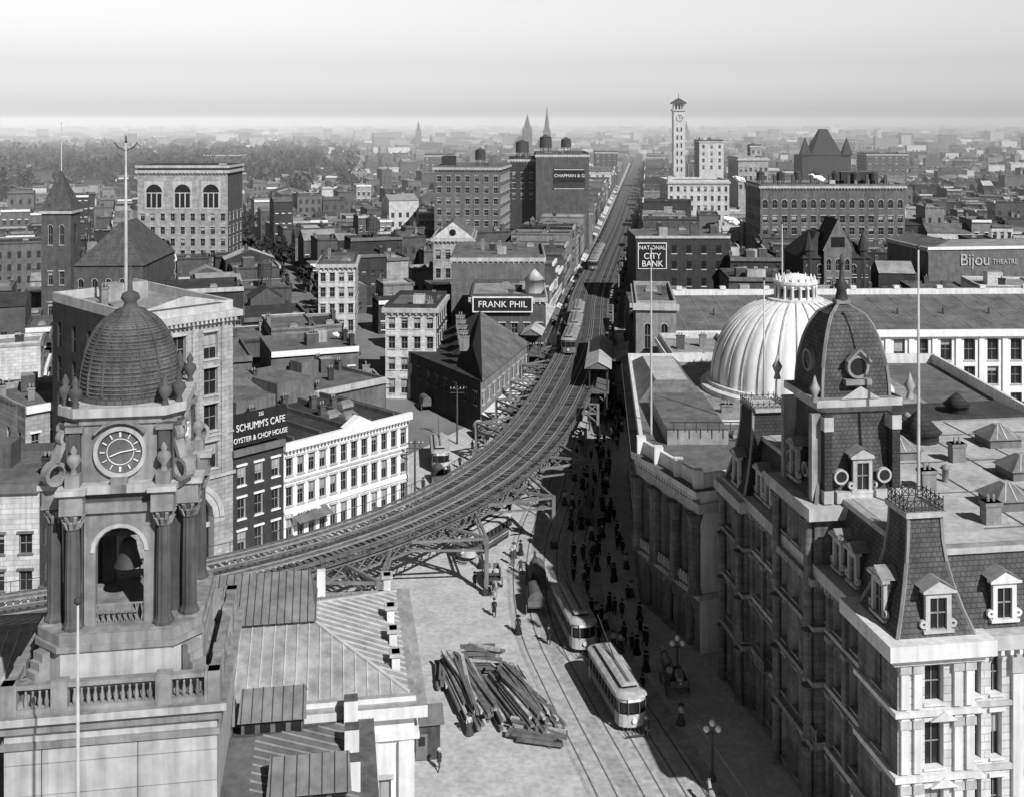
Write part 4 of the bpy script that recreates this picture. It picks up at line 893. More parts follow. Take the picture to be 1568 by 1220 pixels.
for (y, h_) in ((3,1.0),(6.3,1.0),(9.6,1.1),(14.8,1.1)): b.box(-1.2, -.7, y-.35, y+.35, 15.4, 15.4+h_+.3, 'marble', 'stone_dark'); b.box(-1.35, -.55, y-.5, y+.5, 15.4+h_+.1, 15.4+h_+.3, 'stone_trim')
b.box(-6, -5.4, 14.4, 15, 15.4, 17.4, 'marble')
b.box(-14.6, -6.2, 6.2, 10.4, 16.2, 17.7, 'lumber_dark')
for k in range(7): b.box(-14.3+k*1.16, -13.4+k*1.16, 6.14, 6.19, 16.9, 17.6, 'skylight_glass')
b.poly([(-14.9,5.8,17.7),(-5.9,5.8,17.7),(-6.4,9.9,19.4),(-14.4,9.9,19.4)], 'skylight_glass'); b.poly([(-5.9,5.8,17.7),(-5.9,10.8,17.7),(-6.4,9.9,19.4)], 'skylight_glass'); b.poly([(-5.9,10.8,17.7),(-14.9,10.8,17.7),(-14.4,9.9,19.4),(-6.4,9.9,19.4)], 'skylight_glass')
for k in range(19): x = -14.8+k*.49; b.beam((x,5.8,17.72), (x,9.9,19.42), .05, .06, 'iron')
P2 = [(-34,-22),(-3,-22),(-3,-.35),(-34,-.35)]
b.wall((-3,-22), (-3,-.4), 0, 14, even(21.6, 6, 1.3), [(1,3),(6.5,4)], 'marble', trim='stone_trim'); b.prism(offs(P2, .55), 13.7, 14.6, 'marble', 'stone_dark', bot=True)
b.frustum(offs(P2, -.5), 14.6, [(-28,-16),(-9,-16),(-9,-5),(-28,-5)], 16.4, 'roof_grey', 'roof_grey')
for k in range(28):
    y = -21+k*.74; t = min(1, (y+21.5)/5.5, (-.85-y)/4.15)
    if t > .05: b.beam((-3.5,y,14.62), (-3.5-5.5*t,y,14.62+1.8*t), .06, .09, 'roof_light')
for (x, y, w, d) in ((-8.2,-2.2,3.4,2.6),(-6,-9.4,3.8,2.6),(-11,-3,1.2,1.4)):
    b.box(x-w/2, x+w/2, y-d/2, y+d/2, 14.8, 16.6, 'lumber_dark', None, False); b.poly([(x-w/2-.2,y-d/2-.3,16.5),(x+w/2+.2,y-d/2-.3,16.5),(x+w/2+.1,y+.3,17.5),(x-w/2-.1,y+.3,17.5)], 'skylight_glass'); b.poly([(x-w/2-.1,y+.3,17.5),(x+w/2+.1,y+.3,17.5),(x+w/2+.2,y+d/2+.3,16.5),(x-w/2-.2,y+d/2+.3,16.5)], 'skylight_glass')
    for k in range(7): xx = x-w/2+k*w/6; b.beam((xx,y-d/2-.3,16.53), (xx,y+.3,17.52), .05, .06, 'iron')
    for k in range(4): b.box(x-w/2+.2+k*w/4, x-w/2+w/4-.1+k*w/4, y-d/2-.06, y-d/2-.01, 15.7, 16.4, 'glass')
for y in (-1.3, -4.4, -7.5): b.box(-4.2, -3.4, y-.45, y+.45, 14.6, 16.2, 'marble', 'stone_dark')
ch = b.obj('city_hall')
cx, cy = -20.0, 58.2
b = MB(cx, cy, A9)
def sq(h): return [(-h,-h),(h,-h),(h,h),(-h,h)]
def octg(h, c): return [(-h+c,-h),(h-c,-h),(h,-h+c),(h,h-c),(h-c,h),(-h+c,h),(-h,h-c),(-h,-h+c)]
b.prism(sq(4.9), 12, 21.0, 'cup_panel'); b.prism(sq(5.15), 21.0, 21.5, 'cup_stone', bot=True); b.prism(sq(5.4), 21.5, 21.85, 'cup_panel', 'cup_stone', bot=True); b.prism(sq(5.05), 20.2, 20.5, 'cup_stone', bot=True)
for z in (13.4, 14.9, 16.4, 17.9, 19.4): b.prism(sq(4.91), z, z+.04, 'cup_stone', bot=True)
for x in (-3.2, 1.2): b.box(x-.02, x+.02, -4.92, -4.9, 12, 20.2, 'cup_dark')
for sx, sy, ang in ((0,-1,0),(1,0,math.pi/2),(0,1,math.pi),(-1,0,-math.pi/2)):
    b.push(sx*4.75, sy*4.75, 21.85, ang)
    b.box(-4.9, 4.9, -.2, .2, 0, .2, 'cup_stone'); b.box(-4.9, 4.9, -.22, .22, 1.15, 1.35, 'cup_stone')
    for x in (-4.7, -2.4, 2.4, 4.7): b.box(x-.38, x+.38, -.28, .28, .0, 1.45, 'cup_stone')
    for k in range(30):
        x = -4.6+k*.317
        if min(abs(x-q) for q in (-4.7, -2.4, 2.4, 4.7)) > .45: b.lathe(x, 0, [(.07,.2),(.12,.45),(.05,.85),(.09,1.15)], 6, 'cup_stone')
    b.pop()
b.prism(octg(3.9,1.3), 21.85, 24.2, 'cup_panel'); b.prism(octg(4.05,1.3), 24.2, 24.5, 'cup_stone', bot=True); b.prism(octg(3.95,1.3), 24.5, 25.0, 'cup_stone')
b.prism(octg(4.02,1.3), 21.85, 22.3, 'cup_stone')
for sx in (-1, 1):
    for sy in (-1, 1):
        for k in range(6): t0 = k/6; b.push(sx*3.55, sy*3.55, 0, math.atan2(sy, sx)); b.box(-.2, 1.35*(1-t0)**1.5+.1, -.4, .4, 21.85+2.3*t0, 21.85+2.3*(t0+1/6), 'cup_stone'); b.pop()
for ang in (0, math.pi/2, math.pi, -math.pi/2):
    b.push(0, 0, 0, ang)
    n = 10; r_ = 1.15; zs = 28.6
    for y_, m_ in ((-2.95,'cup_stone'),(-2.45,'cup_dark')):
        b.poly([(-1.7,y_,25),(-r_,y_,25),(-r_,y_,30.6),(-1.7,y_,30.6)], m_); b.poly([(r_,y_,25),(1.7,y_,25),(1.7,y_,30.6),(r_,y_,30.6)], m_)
        for k in range(n):
            a0, a1 = math.pi*k/n, math.pi*(k+1)/n
            b.poly([(r_*math.cos(a0),y_,zs+r_*math.sin(a0)),(r_*math.cos(a1),y_,zs+r_*math.sin(a1)),(r_*math.cos(a1),y_,30.6),(r_*math.cos(a0),y_,30.6)], m_)
    for k in range(n):
        a0, a1 = math.pi*k/n, math.pi*(k+1)/n
        b.poly([(r_*math.cos(a0),-2.95,zs+r_*math.sin(a0)),(r_*math.cos(a0),-2.45,zs+r_*math.sin(a0)),(r_*math.cos(a1),-2.45,zs+r_*math.sin(a1)),(r_*math.cos(a1),-2.95,zs+r_*math.sin(a1))], 'cup_stone')
        rr = 1.2; b.poly([(rr*math.cos(a0),-3.02,zs+rr*math.sin(a0)),(rr*math.cos(a1),-3.02,zs+rr*math.sin(a1)),((rr+.2)*math.cos(a1),-3.02,zs+(rr+.2)*math.sin(a1)),((rr+.2)*math.cos(a0),-3.02,zs+(rr+.2)*math.sin(a0))], 'cup_panel')
    for s in (-1, 1): b.poly([(s*r_,-2.95,25),(s*r_,-2.45,25),(s*r_,-2.45,zs),(s*r_,-2.95,zs)], 'cup_stone'); b.poly([(s*1.7,-2.95,25),(s*1.7,-2.2,25),(s*1.7,-2.2,30.6),(s*1.7,-2.95,30.6)], 'cup_stone')
    b.box(-r_, r_, -2.85, -2.8, 25.9, 25.98, 'cup_stone')
    for k in range(9): b.beam((-r_+k*.27,-2.82,25), (-r_+k*.27+.13,-2.82,25.9), .06, .05, 'cup_stone'); b.beam((-r_+k*.27+.13,-2.82,25), (-r_+k*.27,-2.82,25.9), .06, .05, 'cup_stone')
    for x in (-2.15, 2.15):
        y_ = -3.25
        b.lathe(x, y_, [(.52,25),(.52,25.2),(.44,25.3),(.38,25.5),(.37,27.5),(.32,29.9),(.36,29.95),(.38,30.1),(.55,30.75)], 20, 'cup_dark', scal=lambda i: 1.0 if i % 2 else .9, sm=False)
        b.box(x-.55, x+.55, y_-.55, y_+.55, 30.75, 30.95, 'cup_stone'); b.box(x-.55, x+.55, y_-.55, y_+.55, 24.95, 25.06, 'cup_stone')
        for k in range(8):
            for (ra, rb, za, zb) in ((.34,.52,30.0,30.4),(.4,.6,30.3,30.68)):
                a = k*math.pi/4+(.39 if za > 30.1 else 0); b.beam((x+ra*math.cos(a), y_+ra*math.sin(a), za), (x+rb*math.cos(a), y_+rb*math.sin(a), zb), .16, .08, 'cup_stone')
        b.box(x-.55, x+.55, y_-.5, -2.6, 30.95, 31.75, 'cup_stone'); b.box(x-.7, x+.7, y_-.7, -2.6, 31.75, 32.0, 'cup_panel')
        b.box(x-.35, x+.35, y_-.25, y_+.5, 32.0, 32.6, 'cup_stone')
        b.lathe(x, y_+.1, [(.2,32.6),(.12,32.85),(.38,33.25),(.3,33.5),(.12,33.6),(.2,33.75),(.03,34.0)], 10, 'cup_stone')
        b.box(x-.28, x+.28, -3.0, -2.2, 32.0, 34.9, 'cup_dark'); b.box(x-.42, x+.42, -3.1, -2.2, 34.6, 34.85, 'cup_stone')
        b.lathe(x, -2.75, [(.2,35.75),(.12,36.0),(.36,36.4),(.3,36.65),(.12,36.75),(.2,36.95),(.03,37.3)], 10, 'cup_dark')
    b.poly([(-1.75,-2.72,32),(1.75,-2.72,32),(1.75,-2.72,35),(-1.75,-2.72,35)], 'cup_stone')
    b.hoop((0,-2.78,33.5), 1.28, .3, .2, 'cup_panel', 'y', 32); b.hoop((0,-2.74,33.5), 1.08, .08, 1.08, 'stone_dark', 'y', 32); b.hoop((0,-2.8,33.5), .66, .04, .03, 'sign_white', 'y', 32)
    for k in range(12):
        a = k*math.pi/6; b.beam((.74*math.sin(a),-2.82,33.5+.74*math.cos(a)), (.98*math.sin(a),-2.82,33.5+.98*math.cos(a)), .09, .04, 'sign_white')
    b.beam((0,-2.86,33.5), (.78,-2.86,33.62), .08, .04, 'sign_white'); b.beam((0,-2.86,33.5), (-.5,-2.86,33.3), .1, .04, 'sign_white')
    for k in range(10):
        a0, a1 = math.pi*(.2+.6*k/10), math.pi*(.2+.6*(k+1)/10)
        b.beam((1.5*math.cos(a0),-2.9,33.7+1.35*math.sin(a0)), (1.5*math.cos(a1),-2.9,33.7+1.35*math.sin(a1)), .4, .12, 'cup_stone')
    b.box(-.4, .4, -3.35, -2.9, 31.6, 32.3, 'cup_stone')
    b.pop()
b.box(-2.7, 2.7, -2.7, 2.7, 32, 35, 'cup_stone')
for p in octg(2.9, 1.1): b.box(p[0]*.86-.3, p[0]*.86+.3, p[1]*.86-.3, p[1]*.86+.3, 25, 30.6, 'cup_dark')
b.prism(octg(3.15,1.0), 30.6, 31.1, 'cup_stone', bot=True); b.prism(octg(3.0,1.0), 31.1, 31.6, 'cup_dark'); b.prism(octg(3.35,1.0), 31.6, 32.02, 'cup_panel', bot=True)
for sx in (-1, 1):
    for sy in (-1, 1):
        b.push(sx*2.4, sy*2.4, 0, math.atan2(sy, sx))
        b.hoop((.95,0,32.65), .6, .5, .2, 'cup_stone', 'y', 16); b.hoop((.35,0,34.3), .42, .45, .16, 'cup_stone', 'y', 14); b.beam((.95,0,33.15), (.5,0,34.1), .5, .22, 'cup_stone'); b.box(-.4, .5, -.3, .3, 32, 34.9, 'cup_dark')
        b.pop()
b.prism(octg(2.85,.9), 34.9, 35.3, 'cup_stone', bot=True); b.prism(octg(3.1,.9), 35.3, 35.75, 'cup_panel', bot=True)
prof = [(2.62,35.75),(2.62,36.0),(2.48,36.05)]
for k in range(13): t = math.radians(84)*k/12; prof.append((2.5*math.cos(t)**.85 if k else 2.5, 36.1+4.0*math.sin(t)))
b.lathe(0, 0, prof, 40, 'slate')
for i in range(16):
    a = 2*math.pi*i/16
    for k in range(3, len(prof)-1):
        (r0, z0), (r1, z1) = prof[k], prof[k+1]; b.beam((r0*math.cos(a), r0*math.sin(a), z0), (r1*math.cos(a), r1*math.sin(a), z1), .1, .12, 'cup_dark')
for k in range(26):
    t = math.radians(2+80*k/26); rr = 2.5*math.cos(t)**.85; zz = 36.1+4.0*math.sin(t)
    b.lathe(0, 0, [(rr+.035,zz-.02),(rr+.005,zz+.04)], 40, 'stone_dark', cap=False, scal=lambda i: 1.0 if i % 2 else 1.01)
b.lathe(0, 0, [(.75,39.95),(.8,40.1),(.4,40.25),(.3,40.5),(.5,40.7),(.42,40.95),(.12,41.1),(.08,42.2),(.01,42.4)], 14, 'cup_dark')
b.lathe(0, -.6, [(.72,27.0),(.62,27.2),(.48,27.7),(.4,28.2),(.2,28.4)], 16, 'iron'); b.beam((-2.2,-.6,28.7), (2.2,-.6,28.7), .25, .25, 'wood_dark'); b.beam((0,-.6,28.4), (0,-.6,28.8), .2, .2, 'iron')
b.obj('clock_cupola', ch)

# ------------------------------------------------------------------ kiosk, lumber
b = MB(-7.2, 88, A9); b.box(-1.4, 1.4, -1.2, 1.2, 0, 2.9, 'wood_dark'); b.poly([(-1.7,-1.5,2.85),(1.7,-1.5,2.85),(1.7,0,3.8),(-1.7,0,3.8)], 'roof_grey'); b.poly([(1.7,1.5,2.85),(-1.7,1.5,2.85),(-1.7,0,3.8),(1.7,0,3.8)], 'roof_grey')
for s in (-1.4, 1.4): b.poly([(s,-1.2,2.9),(s,1.2,2.9),(s,0,3.75)], 'wood_dark')
b.box(-.5, .4, -1.26, -1.21, .1, 2.1, 'stone_brown'); b.box(-.3, .2, -1.3, -1.27, 1.2, 1.9, 'glass'); b.obj('watchman_hut')
def pile(x, y, ang, L, n, wid, hl):
    b = MB(x, y, ang)
    for yy in (-L*.3, L*.3): b.box(-wid/2, wid/2, yy-.15, yy+.15, 0, .25, 'lumber_dark')
    for i in range(n):
        lay = int(hl*(i/n)); w2 = wid*(1-.12*lay); x = R.uniform(-w2/2, w2/2); l = L*R.uniform(.6, 1.0); o = R.uniform(-L*.15, L*.15); j = R.uniform(-.3, .3)*(.4 if i < n*.85 else 1.8); z = .35+lay*.26+R.uniform(0, .08); w = R.choice((.26, .3, .22)); tz = R.uniform(0, .35) if i > n*.85 else 0
        b.beam((x-j,o-l/2,z), (x+j,o+l/2,z+tz), w, w*.9, R.choice(('lumber', 'lumber_dark', 'wood_tie', 'stone_brown')))
    b.obj('lumber_pile')
pile(-3.6, 96, .3, 9.5, 85, 3.6, 6); pile(.9, 94.5, .38, 9, 95, 4.0, 6); pile(-5.8, 99.5, .1, 5, 26, 2.0, 3); pile(2.0, 90, 1.3, 4.5, 20, 2.4, 2); pile(-2.6, 101, 1.5, 3.6, 30, 2.2, 8)

# ------------------------------------------------------------------ vehicles
def car_outline(W, L, c=1.0, off=0):
    w = W/2+off; l = L/2+off; pts = []
    for k in range(9): pts.append((w*math.sin(math.pi*(k-4)/8), -l+c-c*math.cos(math.pi*(k-4)/8)))
    for k in range(9): pts.append((-w*math.sin(math.pi*(k-4)/8), l-c+c*math.cos(math.pi*(k-4)/8)))
    return pts
def streetcar(L=9.6, W=2.45, body='car_body', roof='car_roof', pole=True, fender=True, light='car_light'):
    b = MB(); y1 = L/2-1.35
    b.box(-W/2+.15, W/2-.15, -y1, y1, .45, .8, 'iron')
    for s in (-1, 1):
        b.box(s*W/2-.06, s*W/2+.06, -y1, y1, .75, 1.7, body); b.box(s*W/2-.08, s*W/2+.08, -y1, y1, 1.2, 1.3, light)
        b.box(s*(W/2-.08)-.02, s*(W/2-.08)+.02, -y1, y1, 1.7, 2.6, 'glass'); n = int(2*y1/.85)
        for k in range(n+1): yy = -y1+2*y1*k/n; b.box(s*W/2-.07, s*W/2+.07, yy-.07, yy+.07, 1.7, 2.6, body)
        b.box(s*W/2-.07, s*W/2+.07, -y1, y1, 2.6, 2.9, light)
    O = car_outline(W, L, .8); Oi = car_outline(W, L, .8, -.1)
    b.prism(Oi, .5, .62, 'iron', bot=True)
    for e in (-1, 1):
        pts = sorted([p for p in O if p[1]*e > y1], key=lambda p: p[0]*e*-1); pts = [(-pts[0][0]/abs(pts[0][0])*-W/2, e*y1)]+pts+[(pts[-1][0]/abs(pts[-1][0])*W/2, e*y1)]
        for i in range(len(pts)-1):
            p, q = pts[i], pts[i+1]
            for (za, zb, f, m_) in ((.55,1.6,1,light),(1.6,2.55,.97,'glass'),(2.55,2.9,1,light)): b.poly([(p[0]*f,p[1]*f,za),(q[0]*f,q[1]*f,za),(q[0]*f,q[1]*f,zb),(p[0]*f,p[1]*f,zb)], m_)
            if i % 2 == 0: b.beam((p[0],p[1],1.55), (p[0],p[1],2.6), .09, .09, body)
        b.hoop((0, e*(L/2+.08), 1.15), .2, .2, .2, 'sign_white', 'y', 12)
    b.frustum(car_outline(W, L, .8, .12), 2.9, car_outline(W, L, .8, .05), 3.02, roof, cap=False); b.frustum(car_outline(W, L, .8, .05), 3.02, car_outline(W, L, .8, -.45), 3.22, roof); b.prism(list(reversed(car_outline(W, L, .8, .12))), 2.88, 2.895, roof)
    b.box(-.62, .62, -y1-.2, y1+.2, 3.2, 3.48, 'glass')
    for k in range(int(2*y1/.7)): yy = -y1+.2+k*.7; b.box(-.65, .65, yy, yy+.15, 3.2, 3.49, body)
    b.frustum([(-.75,-y1-.4),(.75,-y1-.4),(.75,y1+.4),(-.75,y1+.4)], 3.49, [(-.45,-y1-.1),(.45,-y1-.1),(.45,y1+.1),(-.45,y1+.1)], 3.62, roof)
    b.box(-.12, .12, -y1, y1, 3.62, 3.7, 'lumber_dark')
    for yy in (-1.3, 1.3) if L < 11 else (-L*.33-.8, -L*.33+.8, L*.33-.8, L*.33+.8):
        for s in (-1, 1): b.hoop((s*.74, yy, .42), .42, .12, .42, 'iron', 'x', 16)
    if fender:
        b.box(-.9, .9, -L/2-.7, -L/2-.6, .2, .28, 'iron')
        for k in range(7): b.beam((-.9+k*.3,-L/2-.65,.24), (-.9+k*.3,-L/2+.1,.6), .04, .04, 'iron')
        b.box(-.55, .55, -L/2-.1, -L/2-.04, 2.65, 2.88, 'sign_white')
    if pole: b.beam((0,0,3.6), (0,L*.55,5.4), .07, .07, 'iron')
    return b.mesh('streetcar')
SCM = streetcar(light='stone_trim'); SCM2 = streetcar(body='stone_brown'); TRN = streetcar(14, 2.7, 'car_body', 'roof_light', False, False, 'stone_brown')
def place(me, name, x, y, dx, dy, z=0):
    return inst(name, me, x, y, z, math.atan2(dx, -dy))
place(SCM, 'streetcar', 8.9, 95.2, .22, -.97, .02); place(SCM2, 'streetcar', 6.0, 108.6, .17, -.98, .02)
place(SCM, 'streetcar', -3.2, 130, -.5, -.86, .02); place(SCM, 'streetcar', -10.6, 162, .1, -.99, .02); place(SCM2, 'streetcar', 15.3, 199, -.1, -.99, .02); place(SCM2, 'streetcar', 12.5, 236, -.1, -.99, .02)
def eltrain(i0, cnt, off):
    for k in range(cnt):
        i = min(range(len(ES)), key=lambda j: abs(ES[j].y-(i0+k*15.2))); p = ES[i]+EN[i]*off; d = ES[max(0, i-3)]-ES[i+3]
        place(TRN, 'elevated_train_car', p.x, p.y, -d.x, -d.y, ZD-.1)
eltrain(212, 3, 2.1); eltrain(328, 3, 2.1)
def skin(verts, edges, rad, sub=1, root=0):
    me = bpy.data.meshes.new('tmp'); me.from_pydata(verts, edges, []); o = bpy.data.objects.new('tmp', me); sc.collection.objects.link(o)
    md = o.modifiers.new('s', 'SKIN'); sl = me.skin_vertices[0].data
    for i, r_ in enumerate(rad): sl[i].radius = (r_, r_) if not isinstance(r_, tuple) else r_; sl[i].use_root = (i == root)
    ss = o.modifiers.new('u', 'SUBSURF'); ss.levels = sub; ss.render_levels = sub
    dg = bpy.context.evaluated_depsgraph_get(); ev = o.evaluated_get(dg); m2 = ev.to_mesh()
    V = [tuple(v.co) for v in m2.vertices]; F = [tuple(p.vertices) for p in m2.polygons]; ev.to_mesh_clear()
    bpy.data.objects.remove(o); bpy.data.meshes.remove(me); return V, F
def add_skin(mb, V, F, matf):
    k = len(mb.v); mb.v += V
    for f in F:
        c = [sum(V[i][a] for i in f)/len(f) for a in range(3)]
        mb.f.append(tuple(k+i for i in f)); mb.m.append(mb.mi(matf(c))); mb.sm.append(True)
def horse(coat):
    v = [(0,.75,1.15),(0,.2,1.08),(0,-.45,1.12),(0,-.75,1.3),(0,-1.0,1.65),(0,-1.1,1.82),(0,-1.4,1.6),(0,-1.55,1.48),
         (.16,.8,1.0),(.17,.68,.82),(.17,.95,.5),(.17,.88,.08),(-.16,.8,1.0),(-.17,.6,.82),(-.17,.8,.5),(-.17,.7,.08),
         (.15,-.55,.85),(.15,-.6,.48),(.15,-.55,.06),(-.15,-.5,.85),(-.15,-.68,.5),(-.15,-.5,.1),(0,1.0,1.2),(0,1.12,.75)]
    e = [(0,1),(1,2),(2,3),(3,4),(4,5),(5,6),(6,7),(0,8),(8,9),(9,10),(10,11),(0,12),(12,13),(13,14),(14,15),(2,16),(16,17),(17,18),(2,19),(19,20),(20,21),(0,22),(22,23)]
    r_ = [.3,.3,.3,.2,.14,.14,.1,.08,.17,.12,.06,.06,.17,.12,.06,.06,.11,.06,.06,.11,.06,.06,.06,.04]
    V, F = skin(v, e, r_, 1, 1); mb = MB(); add_skin(mb, V, F, lambda c: coat)
    for s in (-.06, .06): mb.beam((s,-1.08,1.88), (s,-1.06,2.03), .05, .05, coat)
    mb.hoop((0,-.62,1.22), .34, .12, .06, 'iron', 'y', 12); return mb
def wagon(covered):
    h = horse('horse_coat' if covered else 'horse_grey'); h.push(0, 2.9, 0)
    h.box(-.8, .8, -1.1, 2.0, .8, .95, 'wood_dark')
    for s in (-1, 1):
        h.box(s*.8-.04, s*.8+.04, -1.1, 2.0, .95, 1.5, 'stone_brown'); h.beam((s*.45,-1.1,.8), (s*.42,-3.4,1.05), .06, .06, 'wood_dark')
        for (yy, rr) in ((-.7,.5),(1.4,.62)):
            h.hoop((s*.98, yy, rr), rr, .07, .07, 'stone_brown', 'x', 16)
            for k in range(6): a = k*math.pi/6; h.beam((s*.98,yy-rr*math.cos(a),rr-rr*math.sin(a)), (s*.98,yy+rr*math.cos(a),rr+rr*math.sin(a)), .05, .05, 'stone_brown')
    h.box(-.8, .8, 1.94, 2.0, .95, 1.5, 'stone_brown'); h.box(-.7, .7, -.9, -.5, 1.3, 1.42, 'wood_dark')
    if covered:
        for k in range(8):
            a0, a1 = math.pi*k/8, math.pi*(k+1)/8; h.poly([(.85*math.cos(a0),-1,1.5+.95*math.sin(a0)),(.85*math.cos(a1),-1,1.5+.95*math.sin(a1)),(.85*math.cos(a1),2,1.5+.95*math.sin(a1)),(.85*math.cos(a0),2,1.5+.95*math.sin(a0))], covered)
        h.poly([(.85*math.cos(math.pi*k/8),2,1.5+.95*math.sin(math.pi*k/8)) for k in range(9)], covered)
    else:
        for k in range(6): h.lathe(R.uniform(-.4, .4), -.1+k*.36, [(.28,.95),(.33,1.3),(.28,1.65)], 10, 'lumber')
    h.pop(); return h.mesh('horse_wagon')
WG = [wagon('canvas'), wagon(None), wagon('stone_dark')]
for (x, y, dx, dy, k) in [(-1.8,117,.1,-1,1),(2.2,117,-.05,1,2),(2.6,123,-.05,1,2),(14.0,101,-.1,1,1),(-4,172,.3,-1,0),(9.5,142,.1,1,2),(-6,128,-.7,-.7,1),(17,212,.1,1,0),(22.5,250,.1,1,1),(9,176,0,-1,1),(14.5,80,-.1,1,1),(-16,196,-.3,1,2),(26,300,.1,1,0),(33,340,-.1,-1,1),(-35,240,-.4,.9,1),(-9,150,.3,-1,2)]:
    place(WG[k], 'horse_wagon', x, y, dx, dy, .01)
def person(kind, stride, arm, lean=0):
    s = stride; v = [(0,0,.95),(0,-.02+lean*.3,1.2),(0,-.03+lean,1.42),(0,-.04+lean,1.52),(0,-.06+lean,1.66),(0,-.05+lean,1.74),
        (.1,0,.9),(.11,-s*.5,.5),(.11,-s*.75,.09),(.12,-s*.75-.16,.05),(-.1,0,.9),(-.11,s*.35,.5),(-.11,s*.85,.12),(-.12,s*.85-.14,.05),
        (.19,-.02+lean,1.4),(.25,arm*.4,1.14),(.25,-.1+arm*.8,.92),(.25,-.13+arm*.9,.82),(-.19,-.02+lean,1.4),(-.25,-arm*.4,1.14),(-.25,-.1-arm*.8,.92),(-.25,-.13-arm*.9,.82)]
    e = [(0,1),(1,2),(2,3),(3,4),(4,5),(0,6),(6,7),(7,8),(8,9),(0,10),(10,11),(11,12),(12,13),(2,14),(14,15),(15,16),(16,17),(2,18),(18,19),(19,20),(20,21)]
    r_ = [(.15,.11),(.15,.11),(.17,.11),.06,.1,.08,.1,.07,.045,.04,.1,.07,.045,.04,.07,.05,.04,.04,.07,.05,.04,.04]
    V, F = skin(v, e, r_, 1)
    mb = MB(); coat = {'man': 'cloth_black', 'man2': 'cloth_grey', 'woman': 'cloth_black', 'woman2': 'cloth_grey'}[kind]
    add_skin(mb, V, F, lambda c: 'skin' if (c[2] > 1.54 or (abs(c[0]) > .2 and c[2] < .88 and c[2] > .7)) else ('cloth_white' if kind == 'woman2' and c[2] > 1.02 else coat))
    mb.beam((0,-.16+lean,1.63), (0,-.19+lean,1.61), .03, .05, 'skin')
    y = -.05+lean
    if kind == 'man': mb.lathe(0, y, [(.17,1.73),(.17,1.75),(.1,1.755),(.1,1.84),(.06,1.88)], 12, 'cloth_black'); mb.lathe(0, 0, [(.22,.55),(.19,.9),(.18,1.05)], 12, coat, cap=False)
    elif kind == 'man2': mb.lathe(0, y, [(.2,1.73),(.2,1.75),(.11,1.755),(.1,1.85)], 12, 'straw'); mb.lathe(0, 0, [(.19,.72),(.17,.95),(.17,1.1)], 12, coat, cap=False)
    else: mb.lathe(0, 0, [(.42,.04),(.33,.4),(.22,.8),(.14,1.08)], 14, coat, cap=False); mb.lathe(0, y, [(.24,1.72),(.26,1.75),(.12,1.78),(.12,1.86),(.05,1.9)], 12, coat)
    return mb.mesh('pedestrian')
PP = [person('man', .3, .15), person('man', .12, .05, .02), person('man2', .32, -.18), person('woman', .15, .1), person('woman2', .12, .08), person('man', 0.03, .02)]
PC = [(.6,108.3),(-5.6,85.5),(-1.8,112),(-4,119),(3.5,106),(10.9,90),(11.4,97),(14,92),(12.2,101),(-9,158),(-7.5,160),(-12,150),(-6,168),(-5,166),(1,128),(0,125),(-3.5,90.5),(12.5,108)]
for _ in range(165):
    y = 103+R.random()**1.15*105; xr = 12.8 if y < 150 else 12.8+(y-150)*.17; PC.append((xr-R.random()**1.3*6.2, y))
for _ in range(90):
    y = R.uniform(205, 380); i = min(range(len(S)), key=lambda j: abs(S[j].y-y)); p = S[i]+N[i]*R.choice((R.uniform(5.8, 9.5), R.uniform(-10, -7.2))); PC.append((p.x, p.y))
for _ in range(40): y = R.uniform(178, 215); PC.append((-5+(y-177)*.27+R.uniform(2.5, 5), y))
for _ in range(22): PC.append((R.uniform(-10, 2), R.uniform(122, 155)))
for (x, y) in PC: inst('pedestrian', R.choice(PP), x, y, .15 if (y > 200) else .012, R.choice((0, math.pi))+R.uniform(-.6, .6), R.uniform(.93, 1.05))
def lamp():
    b = MB(); b.lathe(0, 0, [(.28,0),(.25,.3),(.14,.5),(.1,1),(.07,3.6),(.1,3.7)], 10, 'iron'); b.beam((-.45,0,3.6), (.45,0,3.6), .06, .06, 'iron')
    for x, z in ((-.45,3.65),(.45,3.65),(0,4.1)): b.lathe(x, 0, [(.06,z),(.2,z+.12),(.25,z+.28),(.18,z+.46),(.04,z+.54)], 12, 'globe')
    b.beam((0,0,3.6), (0,0,4.1), .06, .06, 'iron'); return b.mesh('street_lamp')
LM = lamp()
for (x, y) in ((15.2,84.2),(14.6,98)): inst('street_lamp', LM, x, y)
def pole():
    b = MB(); b.lathe(0, 0, [(.16,0),(.11,9)], 8, 'wood_dark')
    for z in (8.5, 7.9): b.beam((-1.1,0,z), (1.1,0,z), .1, .12, 'wood_dark')
    for x in (-1, -.5, .5, 1): b.lathe(x, 0, [(.05,8.55),(.05,8.75)], 6, 'globe')
    return b.mesh('utility_pole')
PL = pole()
for (x, y) in ((-12.5,143),(-8.5,172),(3,206),(-20,175)): inst('utility_pole', PL, x, y)

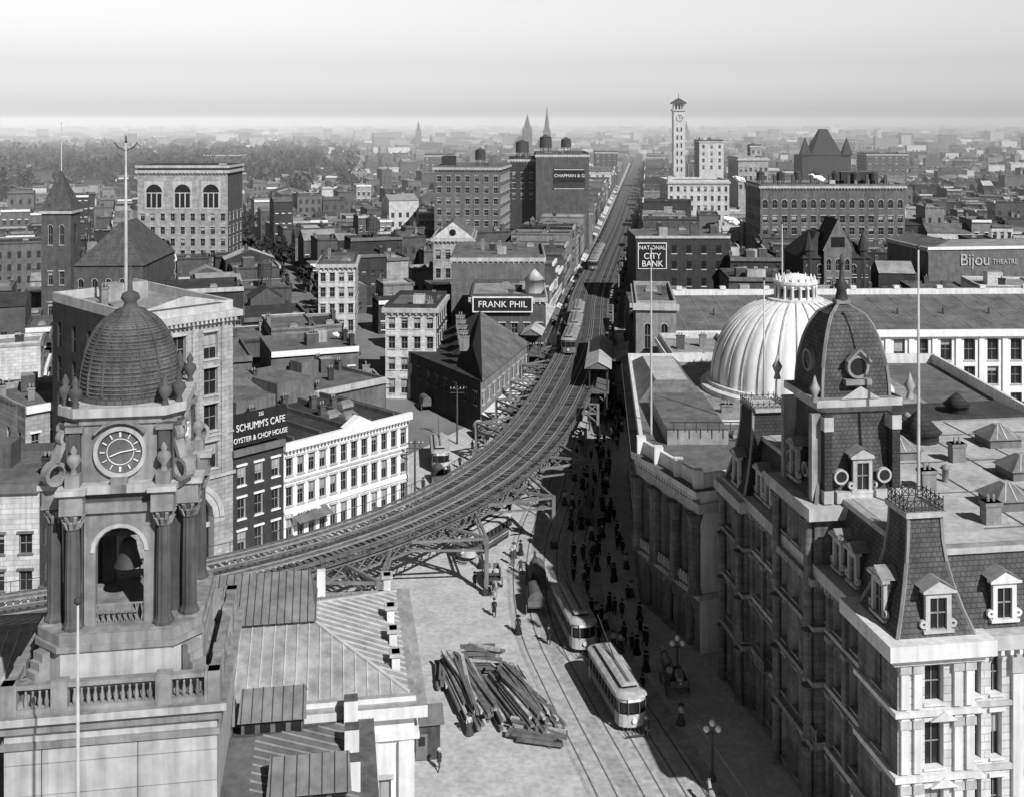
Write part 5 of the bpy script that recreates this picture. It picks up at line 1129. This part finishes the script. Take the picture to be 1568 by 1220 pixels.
# ------------------------------------------------------------------ light, sky, camera
el_ = math.radians(40); az = math.atan2(.54, -.84)
tosun = Vector((math.sin(az)*math.cos(el_), math.cos(az)*math.cos(el_), math.sin(el_)))
w = bpy.data.worlds.new('World'); sc.world = w; w.use_nodes = True; nt = w.node_tree
sk = nt.nodes.new('ShaderNodeTexSky'); sk.sky_type = 'NISHITA'; sk.sun_disc = False; sk.sun_elevation = el_; sk.sun_rotation = az
sp = nt.nodes.new('ShaderNodeSeparateColor'); cb = nt.nodes.new('ShaderNodeCombineColor'); nt.links.new(sk.outputs[0], sp.inputs[0])
mx = nt.nodes.new('ShaderNodeMath'); mx.operation = 'MAXIMUM'; nt.links.new(sp.outputs['Blue'], mx.inputs[0]); nt.links.new(sp.outputs['Red'], mx.inputs[1])
tc = nt.nodes.new('ShaderNodeTexCoord'); sx = nt.nodes.new('ShaderNodeSeparateXYZ'); nt.links.new(tc.outputs['Generated'], sx.inputs[0])
mr = nt.nodes.new('ShaderNodeMapRange'); mr.interpolation_type = 'SMOOTHSTEP'; mr.inputs['From Min'].default_value = .1; mr.inputs['From Max'].default_value = .3; mr.inputs['To Min'].default_value = 1.0; mr.inputs['To Max'].default_value = .14
nt.links.new(sx.outputs[2], mr.inputs['Value']); mu = nt.nodes.new('ShaderNodeMath'); mu.operation = 'MULTIPLY'; nt.links.new(mx.outputs[0], mu.inputs[0]); nt.links.new(mr.outputs[0], mu.inputs[1])
for i in range(3): nt.links.new(mu.outputs[0], cb.inputs[i])
bg = nt.nodes['Background']; nt.links.new(cb.outputs[0], bg.inputs['Color']); bg.inputs['Strength'].default_value = .135
sl = bpy.data.lights.new('sun', 'SUN'); sl.energy = 5.0; sl.angle = math.radians(.5); so = bpy.data.objects.new('sun', sl); sc.collection.objects.link(so)
so.rotation_euler = (-tosun).to_track_quat('-Z', 'Y').to_euler(); so.location = (60, -60, 120)
cam = bpy.data.cameras.new('camera'); co = bpy.data.objects.new('camera', cam); sc.collection.objects.link(co); co.location = (0, 0, 50); co.rotation_euler = (math.pi/2, 0, 0)
cam.sensor_width = 36; cam.lens = 39.03; cam.shift_y = -.271; cam.clip_start = .5; cam.clip_end = 30000; sc.camera = co
sc.view_settings.view_transform = 'Standard'; sc.view_settings.look = 'None'; sc.view_settings.exposure = 0
# ------------------------------------------------------------------ haze
b = MB(); b.box(-7000, 7000, 380, 12000, -2, 62, 'painted_white'); hz = b.obj('haze')
hm = bpy.data.materials.new('haze_air'); hm.use_nodes = True; nt = hm.node_tree; nt.nodes.remove(nt.nodes['Principled BSDF'])
vs = nt.nodes.new('ShaderNodeVolumeScatter'); vs.inputs['Density'].default_value = .0004; vs.inputs['Color'].default_value = (1,1,1,1); vs.inputs['Anisotropy'].default_value = -.35
nt.links.new(vs.outputs[0], nt.nodes['Material Output'].inputs['Volume']); hz.data.materials[0] = hm
